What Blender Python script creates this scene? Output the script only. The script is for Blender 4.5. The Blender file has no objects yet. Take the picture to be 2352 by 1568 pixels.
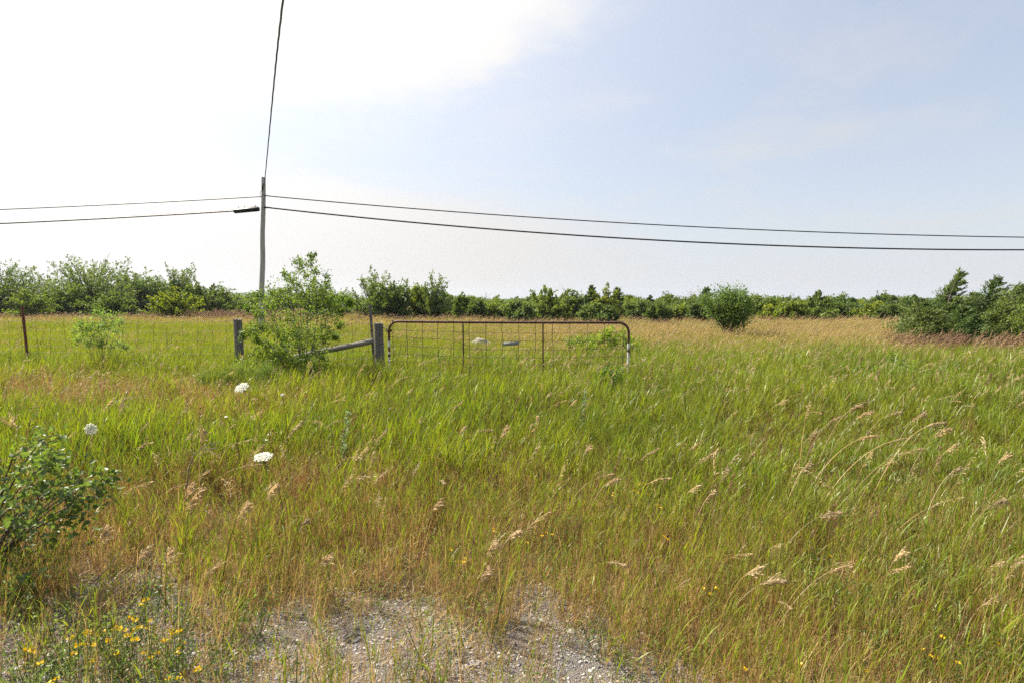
import bpy, math, random
import numpy as np
from mathutils import Vector, Matrix, noise as mnoise

rnd = random.Random(7)
rng = np.random.default_rng(11)
sc = bpy.context.scene
COL = sc.collection
R = math.radians

# ------------------------------------------------------------------ camera
F = 2352 * 20.0 / 36.0
CAMZ = 1.6
PITCH = math.atan(91 / F)
cam_d = bpy.data.cameras.new('camera')
cam_d.lens = 20.0
cam_d.sensor_width = 36.0
cam_d.clip_start = 0.05
cam_d.clip_end = 20000
cam = bpy.data.objects.new('camera', cam_d)
COL.objects.link(cam)
cam.location = (0, 0, CAMZ)
cam.rotation_euler = (math.pi / 2 - PITCH, 0, 0)
sc.camera = cam

# ------------------------------------------------------------------ sun, sky, exposure
SUN_EL, SUN_AZ = R(50), R(-58)          # azimuth from +Y, negative to the left
SD = Vector((math.sin(SUN_AZ) * math.cos(SUN_EL), math.cos(SUN_AZ) * math.cos(SUN_EL), math.sin(SUN_EL)))
sl = bpy.data.lights.new('sun', 'SUN')
sl.energy = 5.0
sl.angle = R(0.6)
sl.color = (1.0, 0.91, 0.76)
sun = bpy.data.objects.new('sun', sl)
COL.objects.link(sun)
sun.rotation_euler = SD.to_track_quat('Z', 'Y').to_euler()
sc.view_settings.view_transform = 'Standard'
sc.view_settings.look = 'None'
sc.view_settings.gamma = 1
sc.view_settings.use_curve_mapping = False
sc.view_settings.exposure = 1.35
sc.cycles.use_denoising = False


class NT:
    """small helper round a node tree"""
    def __init__(s, tree):
        s.t = tree
        s.n = tree.nodes
        s.l = tree.links

    def new(s, typ, **kw):
        nd = s.n.new(typ)
        for k, v in kw.items():
            setattr(nd, k, v)
        return nd

    def put(s, sock, v):
        if isinstance(v, bpy.types.NodeSocket):
            s.l.new(v, sock)
        else:
            sock.default_value = v

    def math(s, op, a, b=0.0, c=0.0, clamp=False):
        nd = s.new('ShaderNodeMath', operation=op, use_clamp=clamp)
        s.put(nd.inputs[0], a)
        s.put(nd.inputs[1], b)
        s.put(nd.inputs[2], c)
        return nd.outputs[0]

    def vmath(s, op, a, b=(0, 0, 0), out=0):
        nd = s.new('ShaderNodeVectorMath', operation=op)
        s.put(nd.inputs[0], a)
        s.put(nd.inputs[1], b)
        return nd.outputs[out]

    def mix(s, f, a, b):
        nd = s.new('ShaderNodeMix', data_type='RGBA')
        s.put(nd.inputs[0], f)
        s.put(nd.inputs[6], a if isinstance(a, bpy.types.NodeSocket) else (*a[:3], 1))
        s.put(nd.inputs[7], b if isinstance(b, bpy.types.NodeSocket) else (*b[:3], 1))
        return nd.outputs[2]

    def smooth(s, v, a, b):
        nd = s.new('ShaderNodeMapRange', interpolation_type='SMOOTHSTEP')
        s.put(nd.inputs[0], v)
        nd.inputs[1].default_value = a
        nd.inputs[2].default_value = b
        return nd.outputs[0]

    def noise(s, vec, scale, detail=3, rough=0.5, dist=0.0):
        nd = s.new('ShaderNodeTexNoise')
        if vec is not None:
            s.put(nd.inputs['Vector'], vec)
        nd.inputs['Scale'].default_value = scale
        nd.inputs['Detail'].default_value = detail
        nd.inputs['Roughness'].default_value = rough
        nd.inputs['Distortion'].default_value = dist
        return nd.outputs[0]


w = bpy.data.worlds.new('World')
sc.world = w
w.use_nodes = True
w.node_tree.nodes.clear()
k = NT(w.node_tree)
tc = k.new('ShaderNodeTexCoord').outputs['Generated']
dirn = k.vmath('NORMALIZE', tc)
sky = k.new('ShaderNodeTexSky', sky_type='NISHITA', sun_disc=False, sun_elevation=SUN_EL,
            sun_rotation=SUN_AZ, air_density=1.0, dust_density=1.5, ozone_density=1.0)
skyc = k.vmath('MULTIPLY', sky.outputs[0], (0.1, 0.1, 0.1))
sep = k.new('ShaderNodeSeparateXYZ')
k.l.new(dirn, sep.inputs[0])
X, Y, Z = sep.outputs
az = k.math('ARCTAN2', X, Y)
el = k.math('ARCSINE', Z)
dotn = k.vmath('DOT_PRODUCT', dirn, tuple(SD), out=1)
glow = k.math('POWER', k.math('MAXIMUM', dotn, 0.0), 2.8)
# thin, high haze: whitest near the horizon and towards the sun
horiz = k.math('POWER', k.math('SUBTRACT', 1.0, k.math('MAXIMUM', Z, 0.0), clamp=True), 5.0)
hz = k.math('MULTIPLY_ADD', horiz, 0.43, 0.52)
hz = k.math('ADD', hz, k.math('MULTIPLY', glow, 0.75), clamp=True)
lum = k.math('ADD', k.math('MULTIPLY_ADD', glow, 0.36, 0.278), k.math('MULTIPLY', horiz, 0.065))
hcol = k.vmath('MULTIPLY', (1.0, 1.02, 1.06), k.new('ShaderNodeCombineXYZ').outputs[0])
cmb = k.new('ShaderNodeCombineXYZ')
k.put(cmb.inputs[0], k.math('MULTIPLY', lum, 0.99))
k.put(cmb.inputs[1], k.math('MULTIPLY', lum, 1.03))
k.put(cmb.inputs[2], k.math('MULTIPLY', lum, 1.11))
base = k.mix(hz, skyc, cmb.outputs[0])
# clouds: planar projection so that they stretch towards the horizon
pz = k.math('ADD', k.math('MAXIMUM', Z, 0.0), 0.12)
pc = k.new('ShaderNodeCombineXYZ')
k.put(pc.inputs[0], k.math('DIVIDE', X, pz))
k.put(pc.inputs[1], k.math('DIVIDE', Y, pz))
n1 = k.noise(pc.outputs[0], 1.3, 6, 0.55, 0.4)
n2 = k.noise(pc.outputs[0], 4.5, 5, 0.6, 0.6)


def ell(caz, cel, raz, rel, wob, soft):
    a = k.math('POWER', k.math('DIVIDE', k.math('SUBTRACT', az, caz), raz), 2.0)
    b = k.math('POWER', k.math('DIVIDE', k.math('SUBTRACT', el, cel), rel), 2.0)
    d = k.math('SQRT', k.math('ADD', a, b))
    d = k.math('ADD', d, k.math('MULTIPLY', k.math('SUBTRACT', n1, 0.5), wob))
    d = k.math('ADD', d, k.math('MULTIPLY', k.math('SUBTRACT', n2, 0.5), wob * 0.45))
    return k.smooth(d, 1.0 + soft, 1.0 - soft)


c1 = ell(R(-16), R(43), R(30), R(24.5), 0.5, 0.13)
c2 = ell(R(-38), R(5), R(48), R(7.0), 0.35, 0.22)
wis = k.math('MULTIPLY', k.smooth(n1, 0.45, 0.8), 0.6)
cl = k.math('MAXIMUM', k.math('MULTIPLY', c1, 0.95), k.math('MULTIPLY', c2, 0.95))
cl = k.math('MAXIMUM', cl, wis)
clum = k.math('MULTIPLY_ADD', glow, 0.40, 0.335)
cc = k.new('ShaderNodeCombineXYZ')
k.put(cc.inputs[0], k.math('MULTIPLY', clum, 1.04))
k.put(cc.inputs[1], k.math('MULTIPLY', clum, 1.02))
k.put(cc.inputs[2], k.math('MULTIPLY', clum, 1.0))
fin = k.mix(cl, base, cc.outputs[0])
bg = k.new('ShaderNodeBackground')
k.l.new(fin, bg.inputs[0])
bg.inputs[1].default_value = 0.86
wo = k.new('ShaderNodeOutputWorld')
k.l.new(bg.outputs[0], wo.inputs[0])


# ------------------------------------------------------------------ helpers
def ray(px, py):
    """photo pixel (2352 wide) -> direction with unit depth along world Y"""
    cx, cy = (px - 1176) / F, (784 - py) / F
    c, s = math.cos(PITCH), math.sin(PITCH)
    y = c + cy * s
    z = -s + cy * c
    return cx / y, z / y


def at(px, py, d):
    a, b = ray(px, py)
    return Vector((a * d, d, CAMZ + b * d))


def gp(px, py, z=0.0):
    a, b = ray(px, py)
    d = (z - CAMZ) / b
    return Vector((a * d, d, z))


def wx(px, d):
    return (px - 1176) / F * d


def tag(o, label=None, cat=None, group=None, kind=None):
    if label: o['label'] = label
    if cat: o['category'] = cat
    if group: o['group'] = group
    if kind: o['kind'] = kind
    return o


def empty(name, loc, label, cat, group=None, rz=0.0):
    o = bpy.data.objects.new(name, None)
    o.empty_display_size = 0.1
    o.location = loc
    o.rotation_euler.z = rz
    COL.objects.link(o)
    return tag(o, label, cat, group)


def mk(name, parts, smooth=False):
    """parts: list of (V, F, C) or (V, F); C = per-vertex (t, random, type)"""
    Vs, Fl, Cs, off = [], [], [], 0
    for p in parts:
        V, Fa = np.asarray(p[0], float), np.asarray(p[1], int)
        C = np.asarray(p[2], float) if len(p) > 2 and p[2] is not None else np.zeros((len(V), 3))
        Vs.append(V); Cs.append(C); Fl.append(Fa + off); off += len(V)
    V = np.concatenate(Vs); C = np.concatenate(Cs)
    me = bpy.data.meshes.new(name)
    me.vertices.add(len(V))
    me.vertices.foreach_set('co', V.astype(np.float32).ravel())
    loops = np.concatenate([f.ravel() for f in Fl])
    tot = np.concatenate([np.full(len(f), f.shape[1]) for f in Fl])
    st = np.concatenate([[0], np.cumsum(tot)[:-1]])
    me.loops.add(len(loops))
    me.loops.foreach_set('vertex_index', loops.astype(np.int32))
    me.polygons.add(len(tot))
    me.polygons.foreach_set('loop_start', st.astype(np.int32))
    me.polygons.foreach_set('loop_total', tot.astype(np.int32))
    if smooth:
        me.polygons.foreach_set('use_smooth', np.ones(len(tot), bool))
    at_ = me.attributes.new('col', 'FLOAT_COLOR', 'POINT')
    C4 = np.ones((len(V), 4), np.float32)
    C4[:, :3] = C
    at_.data.foreach_set('color', C4.ravel())
    me.update(calc_edges=True)
    me.validate()
    return me


def obj(name, me, mat=None, parent=None, loc=(0, 0, 0), link=True):
    if mat is not None and len(me.materials) == 0:
        me.materials.append(mat)
    o = bpy.data.objects.new(name, me)
    o.location = loc
    if link:
        COL.objects.link(o)
    if parent is not None:
        o.parent = parent
    return o


def tube(pts, rad, sides=5, cap=True, col=None):
    P = np.asarray([tuple(p) for p in pts], float)
    n = len(P)
    rad = np.full(n, rad) if np.isscalar(rad) else np.asarray(rad, float)
    T = np.gradient(P, axis=0)
    T /= np.linalg.norm(T, axis=1)[:, None] + 1e-9
    up = np.array([0.0, 0.0, 1.0]) if abs(T[:, 2]).mean() < 0.8 else np.array([0.0, 1.0, 0.0])
    A = np.cross(T, up); A /= np.linalg.norm(A, axis=1)[:, None] + 1e-9
    B = np.cross(T, A)
    th = np.linspace(0, 2 * math.pi, sides, endpoint=False)
    V = P[:, None, :] + rad[:, None, None] * (np.cos(th)[None, :, None] * A[:, None, :] + np.sin(th)[None, :, None] * B[:, None, :])
    V = V.reshape(-1, 3)
    i = np.arange(n - 1)[:, None] * sides
    j = np.arange(sides)[None, :]
    j2 = (j + 1) % sides
    Fq = np.stack([i + j, i + j2, i + sides + j2, i + sides + j], -1).reshape(-1, 4)
    C = np.zeros((len(V), 3))
    C[:, 0] = np.repeat(np.linspace(0, 1, n), sides)
    if col is not None:
        C[:, 1] = col[0]; C[:, 2] = col[1]
    out = [(V, Fq, C)]
    if cap:
        k0 = np.arange(sides)[None, ::-1]
        k1 = np.arange(sides)[None, :] + (n - 1) * sides
        out[0] = (V, Fq, C)
        out.append((V[:sides], np.arange(sides)[None, :], C[:sides]))
        out.append((V[-sides:], np.arange(sides)[None, ::-1], C[-sides:]))
    return out


def norm(v):
    return v / (np.linalg.norm(v, axis=-1, keepdims=True) + 1e-9)


def leafs(P, D, L, W, typ=0.0, g=rng, fold=0.25, round_=False):
    """P base points, D directions, L lengths, W widths; folded leaves"""
    n = len(P)
    D = norm(D)
    S = norm(np.cross(D, g.normal(size=(n, 3))))
    N = np.cross(S, D)
    L = np.broadcast_to(L, n)[:, None]; W = np.broadcast_to(W, n)[:, None]
    r = g.random(n)
    if round_:
        tip = P + D * L - N * L * 0.18
        m1, m2 = P + D * L * 0.28, P + D * L * 0.68 - N * L * 0.03
        a1, b1 = m1 + S * W * .46 + N * W * fold, m1 - S * W * .46 + N * W * fold
        a2, b2 = m2 + S * W * .40 + N * W * fold * .8, m2 - S * W * .40 + N * W * fold * .8
        V = np.stack([P, a1, a2, tip, b2, b1, m1, m2], 1).reshape(-1, 3)
        o = (np.arange(n) * 8)[:, None]
        T = np.array([[0, 1, 6], [0, 6, 5], [2, 3, 7], [7, 3, 4]])
        Q = np.array([[1, 2, 7, 6], [6, 7, 4, 5]])
        C = np.zeros((n * 8, 3)); C[:, 1] = np.repeat(r, 8); C[:, 2] = typ
        C[:, 0] = np.tile([0, .3, .7, 1, .7, .3, .3, .7], n)
        return [(V, (o[:, :, None] + T[None]).reshape(-1, 3), C)], (V, (o[:, :, None] + Q[None]).reshape(-1, 4), C)
    mid = P + D * L * 0.45 + N * W * fold
    V = np.stack([P, mid + S * W * .5, P + D * L, mid - S * W * .5], 1).reshape(-1, 3)
    o = (np.arange(n) * 4)[:, None]
    T = np.array([[0, 1, 2], [0, 2, 3]])
    C = np.zeros((n * 4, 3)); C[:, 1] = np.repeat(r, 4); C[:, 2] = typ
    C[:, 0] = np.tile([0, .5, 1, .5], n)
    return [(V, (o[:, :, None] + T[None]).reshape(-1, 3), C)]


def blades(n, spread, h, wid, lean, curl, typ, g, segs=4, az_bias=None, base=None):
    """n tapered grass blades; returns one part"""
    a = g.random(n) * 2 * math.pi
    rr = spread * np.sqrt(g.random(n))
    if base is None:
        B = np.stack([rr * np.cos(a), rr * np.sin(a), np.zeros(n)], 1)
    else:
        B = base
    H = g.uniform(h[0], h[1], n)
    W = g.uniform(wid[0], wid[1], n)
    A = g.random(n) * 2 * math.pi
    th0 = g.uniform(lean[0], lean[1], n)
    cu = g.uniform(curl[0], curl[1], n)
    hd = np.stack([np.cos(A), np.sin(A), np.zeros(n)], 1)
    if az_bias is not None:
        hd = norm(hd + np.array([az_bias, 0, 0]))
    fa = A + g.uniform(-1.2, 1.2, n) + math.pi / 2
    sd = np.stack([np.cos(fa), np.sin(fa), np.zeros(n)], 1)
    P = B.copy()
    rows, Cc = [], []
    r = g.random(n)
    for i in range(segs + 1):
        t = i / segs
        wi = W * (1 - t ** 1.6) * (0.7 + 0.6 * t if t < .5 else 1.0) * 0.5
        if i == segs:
            rows.append(P[:, None, :].repeat(1, 1))
        else:
            rows.append(np.stack([P - sd * wi[:, None], P + sd * wi[:, None]], 1))
        th = th0 + cu * (t ** 1.5)
        P = P + (hd * np.sin(th)[:, None] + np.array([0, 0, 1.0]) * np.cos(th)[:, None]) * (H / segs)[:, None]
    V = np.concatenate(rows, 1)            # n, 2*segs+1, 3
    m = 2 * segs + 1
    C = np.zeros((n, m, 3))
    C[:, :, 1] = r[:, None]
    C[:, :, 2] = typ if np.isscalar(typ) else np.asarray(typ)[:, None]
    for i in range(segs):
        C[:, 2 * i:2 * i + 2, 0] = i / segs
    C[:, -1, 0] = 1
    o = (np.arange(n) * m)[:, None, None]
    Q = np.array([[2 * i, 2 * i + 1, 2 * i + 3, 2 * i + 2] for i in range(segs - 1)])
    T = np.array([[2 * segs - 2, 2 * segs - 1, 2 * segs]])
    V = V.reshape(-1, 3); C = C.reshape(-1, 3)
    return [(V, (o + Q[None]).reshape(-1, 4), C), (V, (o + T[None]).reshape(-1, 3), C)]


def stalk(P, r0, n_sp, g, start=0.72, sp_len=0.026, sp_w=0.0045, droop=0.5, side=(1, 0, 0), ped=0.03, sides=3, typ_stem=0.5, typ_head=0.75):
    """seeding grass stalk along points P (k,3): stem part list, head part list"""
    P = np.asarray([tuple(p) for p in P], float)
    kk = len(P)
    stem = tube(P, np.linspace(r0, r0 * 0.35, kk), sides, cap=False, col=(g.random(), typ_stem))
    t = start + (1 - start) * np.sort(g.random(n_sp) ** 0.8)
    t[-1] = 1.0
    f = t * (kk - 1)
    i0 = np.minimum(f.astype(int), kk - 2)
    fr = (f - i0)[:, None]
    Q = P[i0] * (1 - fr) + P[i0 + 1] * fr
    T = norm(P[i0 + 1] - P[i0])
    s = np.array(side, float)
    D = norm(T * 0.9 + s * 0.45 + g.normal(size=(n_sp, 3)) * 0.28)
    env = np.sin(np.clip((t - start) / (1 - start), 0, 1) * math.pi * 0.85 + 0.3)[:, None]
    pl = ped * (0.25 + 1.1 * np.abs(env)) * g.uniform(.3, 1.1, (n_sp, 1))
    J = Q + D * pl
    D2 = norm(D + np.array([0, 0, -droop]) * g.uniform(.3, 1.3, (n_sp, 1)))
    # pedicels as thin slivers
    sdv = norm(np.cross(D, g.normal(size=(n_sp, 3)))) * 0.0007
    V = np.stack([Q - sdv, Q + sdv, J + sdv, J - sdv], 1).reshape(-1, 3)
    o = (np.arange(n_sp) * 4)[:, None]
    C = np.zeros((len(V), 3)); C[:, 1] = g.random(); C[:, 2] = typ_head
    head = [(V, o + np.arange(4)[None], C)]
    # spikelets: four-sided spindles
    L = sp_len * g.uniform(.7, 1.25, n_sp)[:, None]
    Wd = sp_w * g.uniform(.8, 1.3, n_sp)[:, None]
    S = norm(np.cross(D2, g.normal(size=(n_sp, 3)))); N = np.cross(S, D2)
    m = J + D2 * L * 0.38
    V = np.stack([J, m + S * Wd / 2, m + N * Wd / 2, m - S * Wd / 2, m - N * Wd / 2, J + D2 * L], 1).reshape(-1, 3)
    o = (np.arange(n_sp) * 6)[:, None, None]
    Ft = np.array([[0, 2, 1], [0, 3, 2], [0, 4, 3], [0, 1, 4], [5, 1, 2], [5, 2, 3], [5, 3, 4], [5, 4, 1]])
    C = np.zeros((len(V), 3)); C[:, 1] = np.repeat(g.random(n_sp), 6); C[:, 2] = typ_head
    C[:, 0] = np.tile([0, .4, .4, .4, .4, 1], n_sp)
    head.append((V, (o + Ft[None]).reshape(-1, 3), C))
    return stem, head


def arc(base, h, lean, bend, azm, n=9):
    """points of a culm: straight below, bending over towards azimuth azm"""
    P = [Vector(base)]
    hd = Vector((math.cos(azm), math.sin(azm), 0))
    for i in range(n - 1):
        t = i / (n - 2)
        th = lean + bend * t ** 2.2
        P.append(P[-1] + (hd * math.sin(th) + Vector((0, 0, 1)) * math.cos(th)) * h / (n - 1))
    return P


# ------------------------------------------------------------------ materials
def mat_new(name):
    m = bpy.data.materials.new(name)
    m.use_nodes = True
    m.node_tree.nodes.clear()
    return m, NT(m.node_tree)


def out(k, sh, disp=None):
    o = k.new('ShaderNodeOutputMaterial')
    k.l.new(sh, o.inputs[0])


def princ(k, col, rough=0.6, spec=0.3, metal=0.0, normal=None):
    p = k.new('ShaderNodeBsdfPrincipled')
    k.put(p.inputs['Base Color'], col if isinstance(col, bpy.types.NodeSocket) else (*col[:3], 1))
    k.put(p.inputs['Roughness'], rough)
    k.put(p.inputs['Specular IOR Level'], spec)
    k.put(p.inputs['Metallic'], metal)
    if normal is not None:
        k.l.new(normal, p.inputs['Normal'])
    return p.outputs[0]


def thin(k, col, trans_col, tf, rough=0.45, spec=0.35):
    """leaf shader: reflects and lets light through"""
    p = princ(k, col, rough, spec)
    t = k.new('ShaderNodeBsdfTranslucent')
    k.put(t.inputs[0], trans_col)
    m = k.new('ShaderNodeMixShader')
    m.inputs[0].default_value = tf
    k.l.new(p, m.inputs[1]); k.l.new(t.outputs[0], m.inputs[2])
    return m.outputs[0]


def ramp(k, fac, stops, interp='LINEAR'):
    r = k.new('ShaderNodeValToRGB')
    k.put(r.inputs[0], fac)
    r.color_ramp.interpolation = interp
    e = r.color_ramp.elements
    while len(e) > 1:
        e.remove(e[-1])
    e[0].position = stops[0][0]; e[0].color = (*stops[0][1], 1)
    for p, c in stops[1:]:
        x = e.new(p); x.color = (*c, 1)
    return r.outputs[0]


def colattr(k):
    a = k.new('ShaderNodeAttribute', attribute_name='col')
    s = k.new('ShaderNodeSeparateColor')
    k.l.new(a.outputs['Color'], s.inputs[0])
    return s.outputs


def leaf_mat(name, dark, light, hot, tf=0.42, gloss=0.45, spec=0.4):
    m, k = mat_new(name)
    t, r, ty = colattr(k)
    oi = k.new('ShaderNodeObjectInfo')
    c = k.mix(r, dark, light)
    c = k.mix(k.smooth(r, 0.86, 1.0), c, hot)
    pos = k.new('ShaderNodeNewGeometry').outputs['Position']
    v = k.noise(pos, 0.9, 2)
    c = k.mix(k.math('MULTIPLY', k.smooth(v, 0.35, 0.7), 0.45), c, hot)
    tint = k.vmath('MULTIPLY', c, oi.outputs['Color'])
    tr = k.vmath('MULTIPLY', tint, (1.75, 1.8, 0.75))
    out(k, thin(k, tint, tr, tf, gloss, spec))
    return m


def grass_mat(name, greens, tf=0.42):
    """type channel: 0 green, .25 orange-brown, .5 straw, .75 seed head, 1 red-brown"""
    m, k = mat_new(name)
    t, r, ty = colattr(k)
    oi = k.new('ShaderNodeObjectInfo').outputs['Random']
    pos = k.new('ShaderNodeNewGeometry').outputs['Position']
    big = k.smooth(k.noise(pos, 0.35, 3), 0.35, 0.65)
    mid = k.smooth(k.noise(pos, 1.7, 2), 0.35, 0.65)
    g = k.mix(r, greens[0], greens[1])
    g = k.mix(k.math('MULTIPLY', big, 0.6), g, greens[2])
    g = k.mix(k.math('MULTIPLY', mid, 0.35), g, greens[3])
    # old sheaths at the foot of the blades are straw and rust coloured
    foot = k.smooth(k.math('ADD', t, k.math('MULTIPLY', k.math('SUBTRACT', r, .5), .35)), 0.36, 0.06)
    g = k.mix(k.math('MULTIPLY', foot, 0.75), g, (0.10, 0.068, 0.024))
    tipf = k.math('MULTIPLY', k.smooth(t, 0.7, 1.0), k.smooth(r, 0.6, 1.0))
    g = k.mix(k.math('MULTIPLY', tipf, 0.5), g, (0.24, 0.14, 0.035))
    o = k.mix(r, (0.10, 0.055, 0.015), (0.30, 0.165, 0.028))
    s = k.mix(r, (0.24, 0.165, 0.060), (0.60, 0.46, 0.19))
    h = k.mix(r, (0.38, 0.285, 0.17), (0.72, 0.59, 0.39))
    b = k.mix(r, (0.16, 0.085, 0.05), (0.40, 0.24, 0.155))
    c = k.mix(k.smooth(ty, 0.05, 0.2), g, o)
    c = k.mix(k.smooth(ty, 0.3, 0.45), c, s)
    c = k.mix(k.smooth(ty, 0.55, 0.7), c, h)
    c = k.mix(k.smooth(ty, 0.8, 0.95), c, b)
    c = k.vmath('MULTIPLY', c, k.vmath('ADD', k.vmath('MULTIPLY', oi, (.35, .3, .2)), (0.84, 0.86, 0.9)))
    tr = k.vmath('MULTIPLY', c, k.mix(k.smooth(ty, 0.05, 0.3), (1.8, 1.72, 0.75), (1.3, 1.2, 0.9)))
    out(k, thin(k, c, tr, tf, 0.4, 0.4))
    return m


def wood_mat(name, c1, c2, c3=None, scale=1.0):
    m, k = mat_new(name)
    pos = k.new('ShaderNodeTexCoord').outputs['Object']
    st = k.vmath('MULTIPLY', pos, (60 * scale, 60 * scale, 2.5 * scale))
    n = k.noise(st, 1.0, 5, 0.6, 0.3)
    n2_ = k.noise(pos, 5 * scale, 4, 0.6)
    c = k.mix(k.smooth(n, 0.3, 0.7), c1, c2)
    c = k.mix(k.math('MULTIPLY', k.smooth(n2_, 0.5, 0.75), 0.6), c, c3 or c2)
    cr = k.smooth(n, 0.36, 0.30)
    c = k.mix(k.math('MULTIPLY', cr, 0.8), c, (0.02, 0.018, 0.016))
    bp = k.new('ShaderNodeBump')
    bp.inputs['Strength'].default_value = 0.7
    bp.inputs['Distance'].default_value = 0.006
    k.l.new(n, bp.inputs['Height'])
    out(k, princ(k, c, 0.85, 0.2, 0, bp.outputs[0]))
    return m


def rust_mat(name, c1, c2, paint=None, zmax=0.9):
    m, k = mat_new(name)
    pos = k.new('ShaderNodeTexCoord').outputs['Object']
    n = k.noise(pos, 22, 5, 0.65)
    c = k.mix(k.smooth(n, 0.35, 0.65), c1, c2)
    if paint:
        sp = k.new('ShaderNodeSeparateXYZ'); k.l.new(pos, sp.inputs[0])
        st = k.vmath('MULTIPLY', pos, (1.0, 1.0, 7.0))
        p = k.noise(st, 1.4, 3, 0.6)
        f = k.math('MULTIPLY', k.smooth(p, 0.47, 0.52), k.smooth(sp.outputs[2], zmax, zmax - 0.06))
        c = k.mix(f, c, paint)
    out(k, princ(k, c, 0.62, 0.4, 0.15))
    return m


def plain(name, c, rough=0.6, metal=0.0, spec=0.3, var=0.25):
    m, k = mat_new(name)
    pos = k.new('ShaderNodeTexCoord').outputs['Object']
    n = k.noise(pos, 9, 4, 0.6)
    c2 = tuple(x * (1 - var) for x in c)
    out(k, princ(k, k.mix(n, c2, c), rough, spec, metal))
    return m


G1 = ((0.078, 0.128, 0.012), (0.172, 0.228, 0.018), (0.215, 0.250, 0.022), (0.088, 0.158, 0.016))
M_GRASS = grass_mat('grass_blades', G1, 0.38)
M_BUSH = leaf_mat('bush_leaves', (0.044, 0.078, 0.016), (0.125, 0.180, 0.042), (0.17, 0.21, 0.048), 0.36, 0.55, 0.28)
M_CEDAR = leaf_mat('cedar_foliage', (0.022, 0.045, 0.012), (0.075, 0.115, 0.028), (0.10, 0.13, 0.04), 0.22, 0.6, 0.2)
M_BARK = wood_mat('bark', (0.07, 0.055, 0.045), (0.15, 0.13, 0.11), (0.2, 0.18, 0.16), 1.2)
M_POST = wood_mat('weathered_post_wood', (0.085, 0.08, 0.078), (0.19, 0.18, 0.17), (0.13, 0.11, 0.095))
M_POLE = wood_mat('pole_wood', (0.30, 0.29, 0.265), (0.42, 0.40, 0.37), (0.36, 0.34, 0.31), 0.6)
M_RUST = rust_mat('rusted_tube', (0.045, 0.02, 0.014), (0.10, 0.045, 0.028))
M_RUSTP = rust_mat('rusted_tube_with_old_white_paint', (0.05, 0.022, 0.015), (0.12, 0.05, 0.03), (0.62, 0.61, 0.6), 0.93)
M_WIRE = rust_mat('rusted_wire', (0.05, 0.03, 0.02), (0.12, 0.07, 0.045))
M_TPOST = rust_mat('red_brown_steel_post', (0.09, 0.022, 0.014), (0.16, 0.05, 0.03))
M_ANGLE = rust_mat('grey_steel_post', (0.10, 0.085, 0.08), (0.19, 0.17, 0.165))
M_CABLE = plain('black_cable', (0.02, 0.02, 0.022), 0.5)
M_CABLE2 = plain('grey_twisted_cable', (0.07, 0.07, 0.075), 0.5)
M_BLACK = plain('black_plastic', (0.012, 0.016, 0.016), 0.35)
M_GALV = plain('galvanised_metal', (0.27, 0.28, 0.275), 0.7, 0.0)
M_STONE = plain('pale_limestone', (0.36, 0.33, 0.29), 0.9, var=0.35)


def flat_leaf(name, c, tr, tf=0.4):
    m, k = mat_new(name)
    t, r, ty = colattr(k)
    cc = k.mix(r, tuple(x * .7 for x in c), c)
    out(k, thin(k, cc, (*tr, 1), tf))
    return m


M_WHITE = flat_leaf('white_petals', (0.88, 0.88, 0.82), (0.9, 0.9, 0.82), 0.5)
M_YELLOW = flat_leaf('yellow_petals', (0.80, 0.56, 0.01), (0.8, 0.55, 0.01), 0.3)
M_ORANGE = flat_leaf('orange_bud', (0.6, 0.16, 0.02), (0.6, 0.2, 0.02), 0.3)
M_STEM = flat_leaf('green_stem', (0.10, 0.16, 0.04), (0.15, 0.25, 0.04), 0.3)
M_BIGLEAF = leaf_mat('broad_leaves', (0.045, 0.082, 0.026), (0.115, 0.172, 0.056), (0.16, 0.22, 0.05), 0.34, 0.48, 0.35)
M_WEED = flat_leaf('silvery_weed', (0.24, 0.30, 0.16), (0.3, 0.42, 0.16))

# ground
m, k = mat_new('field_soil_and_thatch')
pos = k.new('ShaderNodeNewGeometry').outputs['Position']
n = k.noise(pos, 0.6, 4); n_b = k.noise(pos, 30, 4, 0.7)
c = k.mix(n, (0.10, 0.072, 0.045), (0.07, 0.06, 0.035))
c = k.mix(n_b, c, (0.045, 0.033, 0.022))
out(k, princ(k, c, 0.95, 0.1))
M_SOIL = m
m, k = mat_new('grey_gravel')
pos = k.new('ShaderNodeNewGeometry').outputs['Position']
v = k.new('ShaderNodeTexVoronoi'); v.inputs['Scale'].default_value = 150
k.l.new(pos, v.inputs['Vector'])
n = k.noise(pos, 160, 4, 0.7)
c = k.mix(n, (0.085, 0.078, 0.074), (0.24, 0.222, 0.215))
c = k.mix(k.math('MULTIPLY', k.smooth(k.noise(pos, 3, 4), .4, .65), .4), c, (0.22, 0.17, 0.13))
bp = k.new('ShaderNodeBump'); bp.inputs['Strength'].default_value = 1.0; bp.inputs['Distance'].default_value = 0.012
k.l.new(v.outputs['Distance'], bp.inputs['Height']); bp.invert = True
out(k, princ(k, c, 0.9, 0.15, 0, bp.outputs[0]))
M_GRAVEL = m
m, k = mat_new('gravel_stones')
oi = k.new('ShaderNodeObjectInfo').outputs['Random']
c = ramp(k, oi, [(0, (0.11, 0.10, 0.097)), (0.5, (0.22, 0.205, 0.20)), (0.85, (0.32, 0.30, 0.29)), (1, (0.42, 0.40, 0.385))])
out(k, princ(k, c, 0.85, 0.2))
M_PEB = m
m, k = mat_new('wooded_hills')
pos = k.new('ShaderNodeNewGeometry').outputs['Position']
c = k.mix(k.noise(pos, 0.02, 5, .7), (0.03, 0.05, 0.02), (0.08, 0.11, 0.04))
out(k, princ(k, c, 1.0, 0.0))
M_HILL = m

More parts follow.
